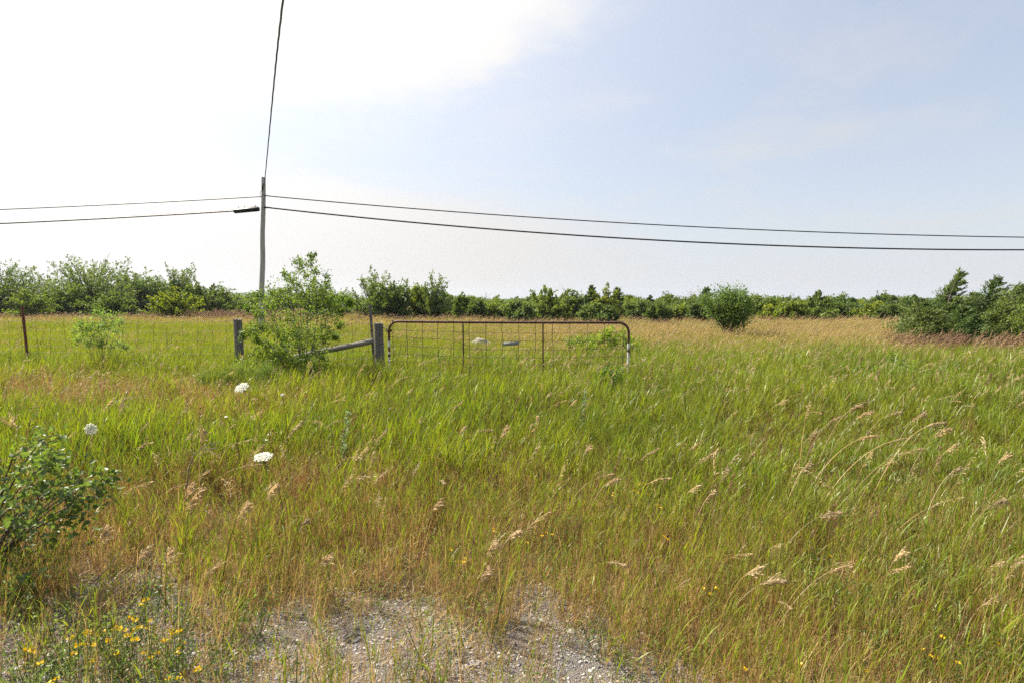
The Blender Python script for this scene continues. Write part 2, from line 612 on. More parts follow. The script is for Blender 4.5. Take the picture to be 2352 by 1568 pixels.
# ------------------------------------------------------------------ ground, gravel, hills
def gz(x, y):
    """gentle ground relief, flat near the camera"""
    f = np.clip((np.hypot(x, y) - 5) / 20, 0, 1)
    return f * (0.10 * np.sin(x * 0.13 + 1.3) * np.cos(y * 0.11) + 0.05 * np.sin(x * .31 + y * .27))


def grid(xs, ys, zf):
    XX, YY = np.meshgrid(xs, ys)
    V = np.stack([XX.ravel(), YY.ravel(), zf(XX, YY).ravel()], 1)
    nx, ny = len(xs), len(ys)
    i = np.arange(ny - 1)[:, None] * nx + np.arange(nx - 1)[None, :]
    return V, np.stack([i, i + 1, i + nx + 1, i + nx], -1).reshape(-1, 4)


xs = np.unique(np.concatenate([np.linspace(-60, 60, 121), np.sign(np.linspace(-1, 1, 61)) * 60 * 18 ** np.abs(np.linspace(-1, 1, 61))]))
ys = np.unique(np.concatenate([np.linspace(-20, 80, 101), np.geomspace(80, 1140, 30), -np.geomspace(20, 520, 12)]))
V, Fq = grid(xs, ys, lambda a, b: gz(a, b) * np.clip((200 - np.hypot(a, b)) / 100, 0, 1))
ground = obj('ground', mk('ground', [(V, Fq)], True), M_SOIL)
tag(ground, kind='structure', label='rough field ground under the tall grass')


def gravel_edge(x):
    """far limit (y) of the bare gravel strip"""
    e = 3.08 + 0.16 * np.sin(x * 2.1 + .5) + 0.10 * np.sin(x * 5.3) + 0.05 * np.sin(x * 11.0)
    return e - 0.8 * np.clip((x + 0.05) / 0.9, 0, 1.1) - 0.25 * np.clip((-x - 2.2) / 1.0, 0, 1)


xs = np.linspace(-9, 9, 181)
V = np.concatenate([np.stack([xs, gravel_edge(xs), np.full_like(xs, .004)], 1),
                    np.stack([xs, np.full_like(xs, -2.5), np.full_like(xs, .004)], 1)])
i = np.arange(180)
gravel = obj('gravel_verge', mk('gravel_verge', [(V, np.stack([i + 181, i + 182, i + 1, i], 1))]), M_GRAVEL)
tag(gravel, kind='structure', label='grey gravel verge at the near edge of the field')

xs = np.linspace(-1800, 1800, 241)
top = 9 + 22 * np.exp(-((xs + 1150) / 450) ** 2) + 11 * np.exp(-((xs + 575) / 130) ** 2) + np.array([2 * mnoise.noise(Vector((q * .02, 3, 0))) + 1.5 * mnoise.noise(Vector((q * .1, 1, 0))) for q in xs])
top[xs > 250] *= 0.75
P0 = np.stack([xs, np.full_like(xs, 1200), np.full_like(xs, -1)], 1)
P1 = np.stack([xs, np.full_like(xs, 1300), top * .75], 1)
P2 = np.stack([xs, np.full_like(xs, 1450), top * 1.15], 1)
P3 = np.stack([xs, np.full_like(xs, 1800), np.full_like(xs, -1)], 1)
V = np.concatenate([P0, P1, P2, P3]); V = V * np.array([.58, .58, .58]); V[:, 2] -= .3; n_ = len(xs); i = np.arange(n_ - 1)
Fh = np.concatenate([np.stack([i + a * n_, i + 1 + a * n_, i + 1 + (a + 1) * n_, i + (a + 1) * n_], 1) for a in range(3)])
tag(obj('hills', mk('hills', [(V, Fh)], True), M_HILL), kind='structure', label='low wooded hills on the skyline')

# ------------------------------------------------------------------ scatter by geometry nodes (uncountable cover only)
PROTO = {}


def proto_collection(name, meshes, mat):
    c = bpy.data.collections.new(name)
    for i, me in enumerate(meshes):
        if len(me.materials) == 0:
            me.materials.append(mat)
        o = bpy.data.objects.new('%s_clump_%02d' % (name, i), me)
        c.objects.link(o)
    PROTO[name] = c
    return c


def scatter(name, coll, P, idx, rotz, tilt, scl, label):
    """one object of kind stuff: clumps of coll stand on the points P"""
    n = len(P)
    me = bpy.data.meshes.new(name + '_points')
    me.vertices.add(n)
    me.vertices.foreach_set('co', P.astype(np.float32).ravel())
    a = me.attributes.new('pick', 'INT', 'POINT'); a.data.foreach_set('value', idx.astype(np.int32))
    ca, sa, cb, sb = np.cos(tilt), np.sin(tilt), np.cos(rotz), np.sin(rotz)
    # Ry(tilt) * Rz(rotz)
    R00, R10, R20 = ca * cb, sb, -sa * cb
    R21, R22 = sa * sb, ca
    eul = np.stack([np.arctan2(R21, R22), np.arcsin(np.clip(-R20, -1, 1)), np.arctan2(R10, R00)], 1)
    a = me.attributes.new('turn', 'FLOAT_VECTOR', 'POINT'); a.data.foreach_set('vector', eul.astype(np.float32).ravel())
    a = me.attributes.new('size', 'FLOAT_VECTOR', 'POINT'); a.data.foreach_set('vector', scl.astype(np.float32).ravel())
    o = bpy.data.objects.new(name, me)
    COL.objects.link(o)
    tag(o, label, kind='stuff')
    ng = bpy.data.node_groups.new(name + '_nodes', 'GeometryNodeTree')
    ng.interface.new_socket('Geometry', in_out='INPUT', socket_type='NodeSocketGeometry')
    ng.interface.new_socket('Geometry', in_out='OUTPUT', socket_type='NodeSocketGeometry')
    N = ng.nodes
    gi, go = N.new('NodeGroupInput'), N.new('NodeGroupOutput')
    ci = N.new('GeometryNodeCollectionInfo')
    ci.inputs['Collection'].default_value = coll
    ci.inputs['Separate Children'].default_value = True
    ci.inputs['Reset Children'].default_value = True
    ip = N.new('GeometryNodeInstanceOnPoints')
    ip.inputs['Pick Instance'].default_value = True

    def attr(nm, ty):
        x = N.new('GeometryNodeInputNamedAttribute'); x.data_type = ty
        x.inputs['Name'].default_value = nm
        return x.outputs['Attribute']
    L = ng.links
    L.new(gi.outputs[0], ip.inputs['Points'])
    L.new(ci.outputs[0], ip.inputs['Instance'])
    L.new(attr('pick', 'INT'), ip.inputs['Instance Index'])
    L.new(attr('turn', 'FLOAT_VECTOR'), ip.inputs['Rotation'])
    L.new(attr('size', 'FLOAT_VECTOR'), ip.inputs['Scale'])
    L.new(ip.outputs[0], go.inputs[0])
    md = o.modifiers.new('cover', 'NODES')
    md.node_group = ng
    return o


# clumps: green 0-3, rusty/brown 4-6, straw litter 7-8, seeding 9-11, far patches 12-15
g = np.random.default_rng(5)
def culms(n, spread, H, nl, ll, wid, dead, g, lean=(.0, .34), hmin=.06):
    """jointed grass: thin stems with short leaves at several heights; the lower leaves are dead"""
    a = g.random(n) * 6.283; rr = spread * np.sqrt(g.random(n))
    B = np.stack([rr * np.cos(a), rr * np.sin(a), np.zeros(n)], 1)
    Hh = g.uniform(H[0], H[1], n); az = g.random(n) * 6.283; le = g.uniform(lean[0], lean[1], n)
    hd = norm(np.stack([np.cos(az) + .35, np.sin(az), np.zeros(n)], 1)) * np.tan(le)[:, None]
    sd = norm(np.cross(hd + np.array([0, 0, 1.0]), g.normal(size=(n, 3)))) * .0011
    T_ = B + (hd + np.array([0, 0, 1.0])) * (Hh * .92)[:, None]
    V = np.stack([B - sd, B + sd, T_ + sd * .6, T_ - sd * .6], 1).reshape(-1, 3)
    C = np.zeros((n * 4, 3)); C[:, 1] = np.repeat(g.random(n), 4); C[:, 2] = np.repeat(g.choice([.25, .5, .5, 1.0], n), 4)
    parts = [(V, (np.arange(n) * 4)[:, None] + np.arange(4)[None], C)]
    hf = np.linspace(.12, .92, nl)[None, :] + g.uniform(-.09, .09, (n, nl))
    hf = np.clip(hf, .05, .95)
    base = (B[:, None, :] + (hd + np.array([0, 0, 1.0]))[:, None, :] * (Hh[:, None] * hf)[:, :, None]).reshape(-1, 3)
    hf = hf.ravel()
    typ = np.where(hf + g.normal(size=len(hf)) * .12 < dead, g.choice([.25, .5, .5, 1.0], len(hf)), 0.0)
    m0 = typ < .1
    parts += blades(int(m0.sum()), 0, ll, wid, (.10, .55), (.1, 1.0), typ[m0], g, 4, .35, base[m0])
    m1 = ~m0
    if m1.sum():
        parts += blades(int(m1.sum()), 0, (ll[0] * .6, ll[1] * .85), (wid[0] * .5, wid[1] * .6), (.2, 1.0), (.3, 2.2), typ[m1], g, 4, .2, base[m1])
    return parts


PM = []
for i in range(4):       # green, close
    PM.append(mk('green_tuft', culms(8, .085, (.30, .46), 5, (.11, .24), (.006, .0125), .25, g)
                 + blades(3, .07, (.25, .42), (.005, .009), (.0, .30), (.05, .9), 0.0, g, 5, .35)
                 + blades(3, .07, (.15, .4), (.002, .004), (.05, .6), (.2, 1.3), 0.5, g, 4, .3)))
for i in range(3):       # rusty
    PM.append(mk('rusty_tuft', culms(9, .09, (.26, .44), 5, (.08, .19), (.004, .008), .62, g)
                 + blades(5, .08, (.2, .42), (.0025, .005), (.0, .45), (.0, .7), 0.25, g, 4, .3)
                 + blades(3, .08, (.2, .38), (.002, .004), (.05, .6), (.1, 1.2), 1.0, g, 4, .3)
                 + blades(5, .08, (.12, .35), (.002, .005), (.1, .8), (.3, 1.6), 0.5, g, 4, .3)))
for i in range(3):       # straw litter
    PM.append(mk('straw_tuft', blades(15, .09, (.08, .24), (.0018, .0045), (.2, 1.25), (.2, 2.2), 0.5, g, 4, .2)
                 + blades(6, .08, (.1, .3), (.0015, .003), (.0, .5), (.0, .6), 1.0, g, 3, .2)
                 + culms(3, .06, (.14, .3), 4, (.04, .10), (.003, .006), .5, g)))
for i in range(2):       # red brown
    PM.append(mk('red_brown_tuft', culms(8, .09, (.28, .42), 5, (.08, .18), (.004, .008), .95, g)
                 + blades(7, .08, (.22, .44), (.003, .006), (.0, .45), (.0, .7), 0.25, g, 4, .3)
                 + blades(9, .08, (.22, .42), (.003, .006), (.05, .5), (.1, .9), 1.0, g, 4, .3)))
proto_collection('grass_near', PM, M_GRASS)

SM = []
for i in range(14):      # single seeding stalks
    P = arc((0, 0, 0), g.uniform(.66, .98), g.uniform(.0, .3), g.uniform(.1, 1.3), g.uniform(-.7, .7))
    a, b = stalk(P, .0017, int(g.integers(12, 42)), g, start=g.uniform(.70, .85), sp_len=g.uniform(.02, .032), sp_w=.005, ped=g.uniform(.015, .055), droop=g.uniform(.1, 1.2), typ_stem=.5, typ_head=g.uniform(.62, .78))
    SM.append(mk('stalk', a + b))
for i in range(3):       # stiff red-brown narrow heads
    P = arc((0, 0, 0), g.uniform(.7, .9), g.uniform(.0, .12), g.uniform(.1, .4), g.uniform(-.5, .5))
    a, b = stalk(P, .0013, 34, g, start=.8, ped=.010, droop=.0, typ_stem=.25, typ_head=1.0)
    SM.append(mk('stalk', a + b))
for i in range(5):       # coarser ones for the middle distance
    P = arc((0, 0, 0), g.uniform(.75, 1.0), g.uniform(.0, .3), g.uniform(.2, 1.0), g.uniform(-.5, .5), 7)
    a, b = stalk(P, .0025, 12, g, start=g.uniform(.74, .82), sp_len=.042, sp_w=.0105, ped=.03, droop=g.uniform(.1, .7), typ_stem=.5, typ_head=g.uniform(.64, .78))
    SM.append(mk('stalk', a + b))
proto_collection('seed_stalks', SM, M_GRASS)

FM = []
def farpatch(ng_, no, ns, nh, spread, wb, headtyp=.75, hs=1.0, hh=(.5, .78)):
    parts = blades(ng_, spread, (.28, .5), (wb, wb * 1.8), (.0, .35), (.05, .8), 0.0, g, 3, .4)
    parts += blades(no, spread, (.25, .5), (wb * .7, wb * 1.2), (.0, .4), (.0, .7), 0.25, g, 3, .3)
    parts += blades(ns, spread, (.3, .60) if ns > 30 else (.2, .42), (wb * .6, wb), (.0, .4), (.0, .9), 0.5, g, 3, .4)
    for q in range(nh):
        aa, rr = g.random() * 6.28, spread * math.sqrt(g.random())
        P = arc((rr * math.cos(aa), rr * math.sin(aa), 0), g.uniform(*hh), g.uniform(.0, .25), g.uniform(.3, 1.1), g.uniform(-.7, .7), 5)
        a, b = stalk(P, wb * .22, 7, g, start=.76, sp_len=.055 * hs, sp_w=.011 * hs, ped=.03, droop=.3, typ_head=headtyp if headtyp > .9 else .62)
        parts += a + b
    return parts
for i in range(3): FM.append(mk('green_patch', farpatch(74, 7, 10, 0, .22, .009)))          # 0-2
for i in range(3): FM.append(mk('tan_patch', farpatch(44, 9, 34, 1 + i % 2, .25, .010)))           # 3-5
for i in range(2): FM.append(mk('rusty_patch', farpatch(34, 34, 14, 1, .24, .010)))          # 6-7
for i in range(2): FM.append(mk('red_patch', farpatch(26, 14, 22, 9, .25, .010, 1.0, 1.1, (.55, .82))))   # 8-9
for i in range(3): FM.append(mk('wide_tan', farpatch(110, 22, 95, 5, .7, .022, .75, 1.5)))    # 10-12
for i in range(2): FM.append(mk('wide_green', farpatch(160, 16, 40, 0, .7, .022, .75, 1.5))) # 13-14
for i in range(2): FM.append(mk('wide_rust', farpatch(60, 90, 60, 8, .7, .022, 1.0, 1.5)))   # 15-16
proto_collection('grass_field', FM, M_GRASS)


def pts(n, y0, y1, margin=1.6, k=0.98, gen=rng, power=1.0):
    """points inside a widened view wedge, even per area"""
    y = y0 + (y1 - y0) * gen.random(int(n * 2.2))
    half = k * y + margin
    keep = gen.random(len(y)) < half / (k * y1 + margin)
    y = y[keep][:n]; half = half[keep][:n]
    x = (gen.random(len(y)) * 2 - 1) * half
    return x, y


def nz(x, y, s, seed=0.0):
    return np.array([mnoise.noise(Vector((a * s, b * s, seed))) for a, b in zip(x, y)])


def blob(x, y, cx, cy, rx, ry):
    return np.exp(-(((x - cx) / rx) ** 2 + ((y - cy) / ry) ** 2))


# --- near grass
g = np.random.default_rng(21)
x, y = pts(17500, 1.6, 13.5, gen=g)
N1, N2 = nz(x, y, .9, 1), nz(x, y, 2.8, 4)
edge = gravel_edge(x)
inner = y - edge                     # metres beyond the gravel edge
dens = np.clip(0.26 + (inner + 0.3) / 0.7, 0.26, 1.0) * np.clip((14 - y) / 2.5, 0, 1)
dens = np.maximum(dens, np.clip((x - 0.7) / 1.1, 0, .85))
dens = np.maximum(dens, np.clip((-x - 2.3) / .6, 0, .6))
dens *= np.clip(1 + N2 * .9, .4, 1)
keep = g.random(len(x)) < dens
clear = ((x - wx(1105, 19)) ** 2 + (y - 18.4) ** 2 < .5)
keep &= ~clear
x, y, N1, N2, inner = (q[keep] for q in (x, y, N1, N2, inner))
green = np.clip((inner - .45) / 1.9, 0, 1)
green = np.maximum(green, .85 * np.clip((x - 1.0) / 1.2, 0, 1) * np.clip((y - 2.2) / .9, 0, 1))
green -= .75 * blob(x, y, -6.2, 7.6, 2.6, .9) + .55 * blob(x, y, -7.5, 9.6, 2.5, 1.0) + .35 * blob(x, y, -1.6, 4.2, 1.3, .5)
green += N1 * .45 + N2 * .25
u = g.random(len(x))
idx = np.where(u < np.clip(green, .06, .93), g.integers(0, 4, len(x)),
               np.where((inner < .5) & (g.random(len(x)) < .75), g.integers(7, 10, len(x)), g.integers(4, 7, len(x))))
rb = 1.5 * blob(x, y, -6.2, 8.0, 3.2, 1.25) + .8 * blob(x, y, -8.5, 9.6, 2.6, .9) + .5 * blob(x, y, -1.7, 4.3, 1.5, .6) + .35 * blob(x, y, -3.5, 6.5, 1.2, .8) + .12
idx = np.where(g.random(len(x)) < rb * (.65 + N2), g.integers(10, 12, len(x)), idx)
s = g.uniform(.75, 1.15, len(x)) * np.clip(.62 + inner * .28, .5, 1.0) * (1 + .25 * N1)
s *= 1 - .42 * np.clip(blob(x, y, 3.6, 4.6, 2.4, 1.9) * 1.4, 0, 1)
scl = np.stack([np.maximum(s, .85), np.maximum(s, .85), s], 1)
scatter('grass', PROTO['grass_near'], np.stack([x, y, gz(x, y)], 1), idx, g.random(len(x)) * 6.28,
        .02 + .12 * g.random(len(x)) + .05 * N1, scl, 'green meadow grass in front of the gate, rust brown at its foot')

# thin upright stems standing over the gravel
VM = []
for i in range(5):
    VM.append(mk('verge_stems', blades(6, .05, (.18, .46), (.0016, .0032), (.0, .35), (.0, .9), 0.5, g, 5, .3)
                 + blades(3, .05, (.15, .40), (.0016, .003), (.0, .3), (.0, .6), 1.0, g, 4, .3)
                 + culms(3, .05, (.16, .40), 5, (.05, .14), (.003, .007), .4, g)
                 + blades(9, .09, (.05, .16), (.0016, .003), (.5, 1.4), (.2, 1.8), .5, g, 4, .2)))
proto_collection('verge_stems', VM, M_GRASS)
x, y = pts(3600, 1.6, 3.9, gen=g, margin=1.0)
N2 = nz(x, y, 1.7, 71)
inner = y - gravel_edge(x)
p = .17 + 1.1 * N2 + .35 * np.clip((inner + .45) / .45, 0, 1) + .45 * np.clip((x - .3) / .8, 0, 1)
keep = g.random(len(x)) < np.clip(p, .07, .9)
x, y = x[keep], y[keep]
s = g.uniform(.6, 1.15, len(x))
scatter('verge_grass', PROTO['verge_stems'], np.stack([x, y, np.zeros(len(x))], 1), g.integers(0, 5, len(x)), g.random(len(x)) * 6.28,
        g.uniform(-.05, .25, len(x)), np.stack([s, s, s], 1), 'thin dry stems and sparse green shoots growing through the gravel')

# litter mat over soil and gravel edge
x, y = pts(10500, 1.7, 6.5, gen=g)
N2 = nz(x, y, 2.2, 9)
inner = y - gravel_edge(x)
d_ = np.clip(.45 + (inner + .5) / .9, .36, 1) * np.clip(.75 + N2 * 1.5, .12, 1)
d_ = np.maximum(d_, np.clip((x - .6) / .9, 0, .9))
keep = g.random(len(x)) < d_
x, y = x[keep], y[keep]
s = g.uniform(.6, 1.15, len(x))
scatter('dry_grass_litter', PROTO['grass_near'], np.stack([x, y, gz(x, y) - .01], 1), g.integers(7, 10, len(x)), g.random(len(x)) * 6.28,
        g.uniform(-.2, .4, len(x)), np.stack([s, s, s * .75], 1), 'pale dry grass litter along the gravel edge')

# --- mid field
g = np.random.default_rng(31)


def field(n, y0, y1, wide, seed):
    x, y = pts(n, y0, y1, margin=2.5, gen=g)
    N1, N2 = nz(x, y, .22, seed), nz(x, y, .7, seed + 3)
    tan = -.05 + np.clip((y - 13) / 30, 0, 1) * .45 + .3 * N1 + .3 * N2
    tan += .60 * np.clip((y - 13.5) / 13, 0, 1) * np.clip((x + 3) / 8, 0, 1) + .14 + .3 * np.clip((y - 28) / 10, 0, 1)
    tan += .40 * blob(x, y, 14, 21, 11, 4.5) + .4 * blob(x, y, 3, 22, 8, 3) + .2 * blob(x, y, -2, 15, 3, 2) 
    tan -= .45 * blob(x, y, -15, 19, 12, 7) + .3 * blob(x, y, -24, 30, 10, 7) + .35 * blob(x, y, 9, 11.5, 6, 3)
    rust = .15 + .35 * N2 + .5 * blob(x, y, -8.5, 9.5, 3, 1.5) + .7 * np.clip((y - 30) / 12, 0, 1) * np.clip(1 - x / 25, .35, 1)
    u, v = g.random(len(x)), g.random(len(x))
    istan = u < np.clip(tan, .05, .95)
    isrust = v < np.clip(rust * .55, .03, .6)
    if wide:
        idx = np.where(isrust, g.integers(15, 17, len(x)), np.where(istan, g.integers(10, 13, len(x)), g.integers(13, 15, len(x))))
    else:
        idx = np.where(isrust, g.integers(6, 8, len(x)), np.where(istan, g.integers(3, 6, len(x)), g.integers(0, 3, len(x))))
    keep = ((x - wx(1105, 19)) ** 2 + (y - 18.2) ** 2 > (.55 if not wide else 1.5) ** 2)
    x, y, idx, N1, N2 = (q[keep] for q in (x, y, idx, N1, N2))
    s = g.uniform(.8, 1.15, len(x)) * (1 + .2 * N1 + .2 * N2)
    return x, y, idx, s


x, y, idx, s = field(15500, 11.0, 32, False, 12)
s *= np.clip(.8 + (y - 11) * .08, .8, 1)
scatter('meadow', PROTO['grass_field'], np.stack([x, y, gz(x, y)], 1), idx, g.random(len(x)) * 6.28 if False else g.uniform(-1.2, 1.2, len(x)),
        .10 + .1 * g.random(len(x)), np.stack([s, s, s], 1), 'green and tan meadow behind the gate with ripe seed heads')
x, y, idx, s = field(11000, 31, 110, True, 17)
scatter('far_meadow', PROTO['grass_field'], np.stack([x, y, gz(x, y)], 1), idx, g.uniform(-1.2, 1.2, len(x)),
        .08 + .1 * g.random(len(x)), np.stack([s * 1.1, s * 1.1, s * .95], 1), 'golden brown far meadow in front of the bushes')

# red-brown plume rows in front of the cedars and of the left bushes
NR = 170
x = np.concatenate([g.uniform(wx(2050, 15.5), wx(2650, 15.5), NR), g.uniform(wx(440, 46), wx(680, 46), 160)])
y = np.concatenate([15.4 + g.uniform(-.9, .9, NR) - (x[:NR] - 13) * .10, g.uniform(44, 47, 160)])
idx = g.integers(8, 10, len(x))
s = g.uniform(.75, 1.1, len(x)); s[NR:] *= 1.4
scatter('reddish_seeding_grass', PROTO['grass_field'], np.stack([x, y, gz(x, y)], 1), idx, g.uniform(-.8, .8, len(x)),
        .1 + .1 * g.random(len(x)), np.stack([s, s, s], 1), 'row of reddish brown seed heads in front of the cedars')

# --- seeding stalks standing over the near grass
x, y = pts(5000, 2.3, 14, gen=g)
N1 = nz(x, y, .6, 40)
inner = y - gravel_edge(x)
p = np.clip(.22 + N1 * .8 + .55 * blob(x, y, 5.5, 8.5, 5, 3) + .45 * blob(x, y, .8, 8.8, 1.6, 1.2) + .25 * np.clip((x - .5) / 3, 0, 1), .05, 1)
p *= np.clip(.35 + inner * .3, .15, 1) * (1 - .85 * np.clip(blob(x, y, 3.8, 5.0, 2.6, 2.0) * 1.3, 0, 1)) * np.clip(1 + 1.2 * nz(x, y, 1.6, 44), .1, 2)
p = np.where(y < 4.3, np.clip(p * 2.4, .12, 1), p)
keep = g.random(len(x)) < p
x, y = x[keep], y[keep]
idx = np.where(g.random(len(x)) < .8, g.integers(0, 14, len(x)), g.integers(14, 17, len(x)))
s = g.uniform(.55, 1.02, len(x))
scatter('seeding_grass', PROTO['seed_stalks'], np.stack([x, y, gz(x, y)], 1), idx, g.normal(0, .9, len(x)),
        g.uniform(-.12, .28, len(x)), np.stack([s, s, s], 1), 'drooping tan seed heads of brome standing above the green grass')

x, y = pts(9000, 12.5, 42, gen=g)
N1, N2 = nz(x, y, .18, 50), nz(x, y, .6, 53)
p = .22 + .5 * N1 + .6 * N2 + .35 * np.clip((x + 1) / 8, 0, 1) + .3 * blob(x, y, 1, 14, 4, 2.5) - .3 * blob(x, y, -14, 20, 10, 9)
keep = g.random(len(x)) < np.clip(p, .04, 1)
x, y = x[keep], y[keep]
s = g.uniform(.6, .95, len(x))
scatter('ripe_meadow_grass', PROTO['seed_stalks'], np.stack([x, y, gz(x, y)], 1), g.integers(17, 22, len(x)), g.normal(0, .7, len(x)),
        g.uniform(-.05, .25, len(x)), np.stack([s, s, s], 1), 'ripe tan seed heads leaning over the meadow beyond the gate')

# --- gravel stones
PB = []
for i in range(6):
    import bmesh
    bm = bmesh.new()
    bmesh.ops.create_icosphere(bm, subdivisions=1, radius=1)
    for v in bm.verts:
        q = mnoise.noise(v.co * 1.3 + Vector((i * 5, 0, 0)))
        v.co *= 1 + .45 * q
        v.co.z *= .62
        v.co.x *= 1.2
    me = bpy.data.meshes.new('stone'); bm.to_mesh(me); bm.free()
    PB.append(me)
proto_collection('stones', PB, M_PEB)
n_ = 60000
x = g.uniform(-4.2, 3.6, n_); y = g.uniform(1.5, 3.75, n_)
keep = (y < gravel_edge(x) + g.uniform(-.15, .22, n_)) & (np.abs(x) < y * 1.0 + .7)
x, y = x[keep], y[keep]
s = .0028 + .0065 * g.random(len(x)) ** 2.2 + (g.random(len(x)) > .992) * g.uniform(.006, .02, len(x))
scatter('gravel', PROTO['stones'], np.stack([x, y, np.full(len(x), .005)], 1), g.integers(0, 6, len(x)), g.random(len(x)) * 6.28,
        g.uniform(-.4, .4, len(x)), np.stack([s, s, s], 1), 'loose grey gravel stones on the verge')


# ------------------------------------------------------------------ shrubs and trees
def bez(a, b, c, n):
    t = np.linspace(0, 1, n)[:, None]
    a, b, c = (np.asarray(tuple(q), float) for q in (a, b, c))
    return (1 - t) ** 2 * a + 2 * t * (1 - t) * b + t * t * c


def fit(LP, parts, H, Wd):
    """scale a crown so that its outline has the height and width asked for"""
    zt = np.percentile(LP[:, 2], 99.3); xw = np.percentile(np.abs(LP[:, 0]), 97.5)
    f = np.array([Wd / 2 / xw, Wd / 2 / xw, H / zt])
    LP *= f
    return [(p[0] * f,) + tuple(p[1:]) for p in parts]


def clump_crown(centres, rads, g, twigs, lpt, leaf, asp, up=.5, wind=.15, core=(0, 0, .2), twl=1.25, ttube=True, tr=.004, spread=.16):
    """twigs radiate from each clump centre; leaves grow along them"""
    LP, LD, TW = [], [], []
    for c, r in zip(centres, rads):
        c = np.asarray(c, float)
        o = norm((c - np.asarray(core))[None])[0]
        n = max(2, int(twigs * g.uniform(.7, 1.3)))
        d = norm(g.normal(size=(n, 3)) + o * .85 + np.array([wind, 0, up]))
        ln = r * twl * g.uniform(.45, 1.25, n)
        for q in range(n):
            end = c + d[q] * ln[q]
            midp = c + d[q] * ln[q] * .5 + g.normal(size=3) * r * .08 + np.array([0, 0, r * .06])
            B = bez(c, midp, end, 6)
            if ttube:
                TW += tube(B, np.linspace(tr, tr * .4, 6), 3, cap=False)
            m = max(3, int(lpt * g.uniform(.7, 1.3)))
            t = .12 + .88 * g.random(m)
            f = t * 5; i0 = np.minimum(f.astype(int), 4); fr = (f - i0)[:, None]
            Q = B[i0] * (1 - fr) + B[i0 + 1] * fr
            Q = Q + g.normal(size=(m, 3)) * r * spread
            LP.append(Q)
            LD.append(norm(d[q][None] * .5 + g.normal(size=(m, 3)) * .8 + np.array([wind, 0, .1])))
    LP, LD = np.concatenate(LP), np.concatenate(LD)
    L = leaf * g.uniform(.65, 1.3, len(LP))
    return LP, LD, L, L * asp, TW


def envelope(n, H, Wd, base, g, top=.0, lump=.28, shell=.45, lean=0.0):
    """clump centres in a lumpy crown"""
    d = norm(g.normal(size=(n, 3)))
    d[:, 2] = d[:, 2] * .9
    r = (shell + (1 - shell) * g.random(n) ** .7)
    sd = g.random() * 50
    lm = np.array([1 + lump * 1.6 * mnoise.noise(Vector(q) * 1.9 + Vector((sd, 0, 0))) for q in d])
    r = r * lm
    zc = base + (H - base) * .46
    P = np.stack([d[:, 0] * r * Wd / 2, d[:, 1] * r * Wd / 2 * .9, zc + d[:, 2] * r * (H - base) * .5], 1)
    # narrow foot
    f = np.clip((P[:, 2] - base) / ((H - base) * .35), .25, 1)
    P[:, 0] *= .55 + .45 * f; P[:, 1] *= .55 + .45 * f
    P[:, 0] += lean * P[:, 2]
    P[:, 2] = np.maximum(P[:, 2], base * .6)
    return P


def deciduous(g, H, Wd, nc, twigs, lpt, leaf, base=.3, trunks=3, lump=.28, up=.5, wind=.15, lean=0.0, asp=.62, ttube=False, twl=1.25, tr=.01, spread=.2):
    C = envelope(nc, H * .9, Wd * .86, base, g, lump=lump, lean=lean)
    rad = np.full(nc, (H + Wd) / 2 * .15) * g.uniform(.7, 1.3, nc)
    LP, LD, L, W_, TW = clump_crown(C, rad, g, twigs, lpt, leaf, asp, up, wind, (0, 0, H * .2), twl, ttube, tr, spread)
    tr0 = .022 * H + .01
    br = []
    feet = [np.array([g.uniform(-.05, .05) * Wd, g.uniform(-.05, .05) * Wd, -.05]) for _ in range(trunks)]
    for ci, c in enumerate(C[: min(nc, 34)]):
        ft = feet[ci % trunks]
        midp = ft * .5 + c * .5 + np.array([-c[0] * .22, -c[1] * .22, H * .10])
        br += tube(bez(ft, midp, c, 7), np.linspace(tr0 / math.sqrt(trunks) * g.uniform(.5, 1), tr0 * .12, 7), 4, cap=False)
    br = fit(LP, br + TW, H, Wd)
    return br, leafs(LP, LD, L, W_, g=g)


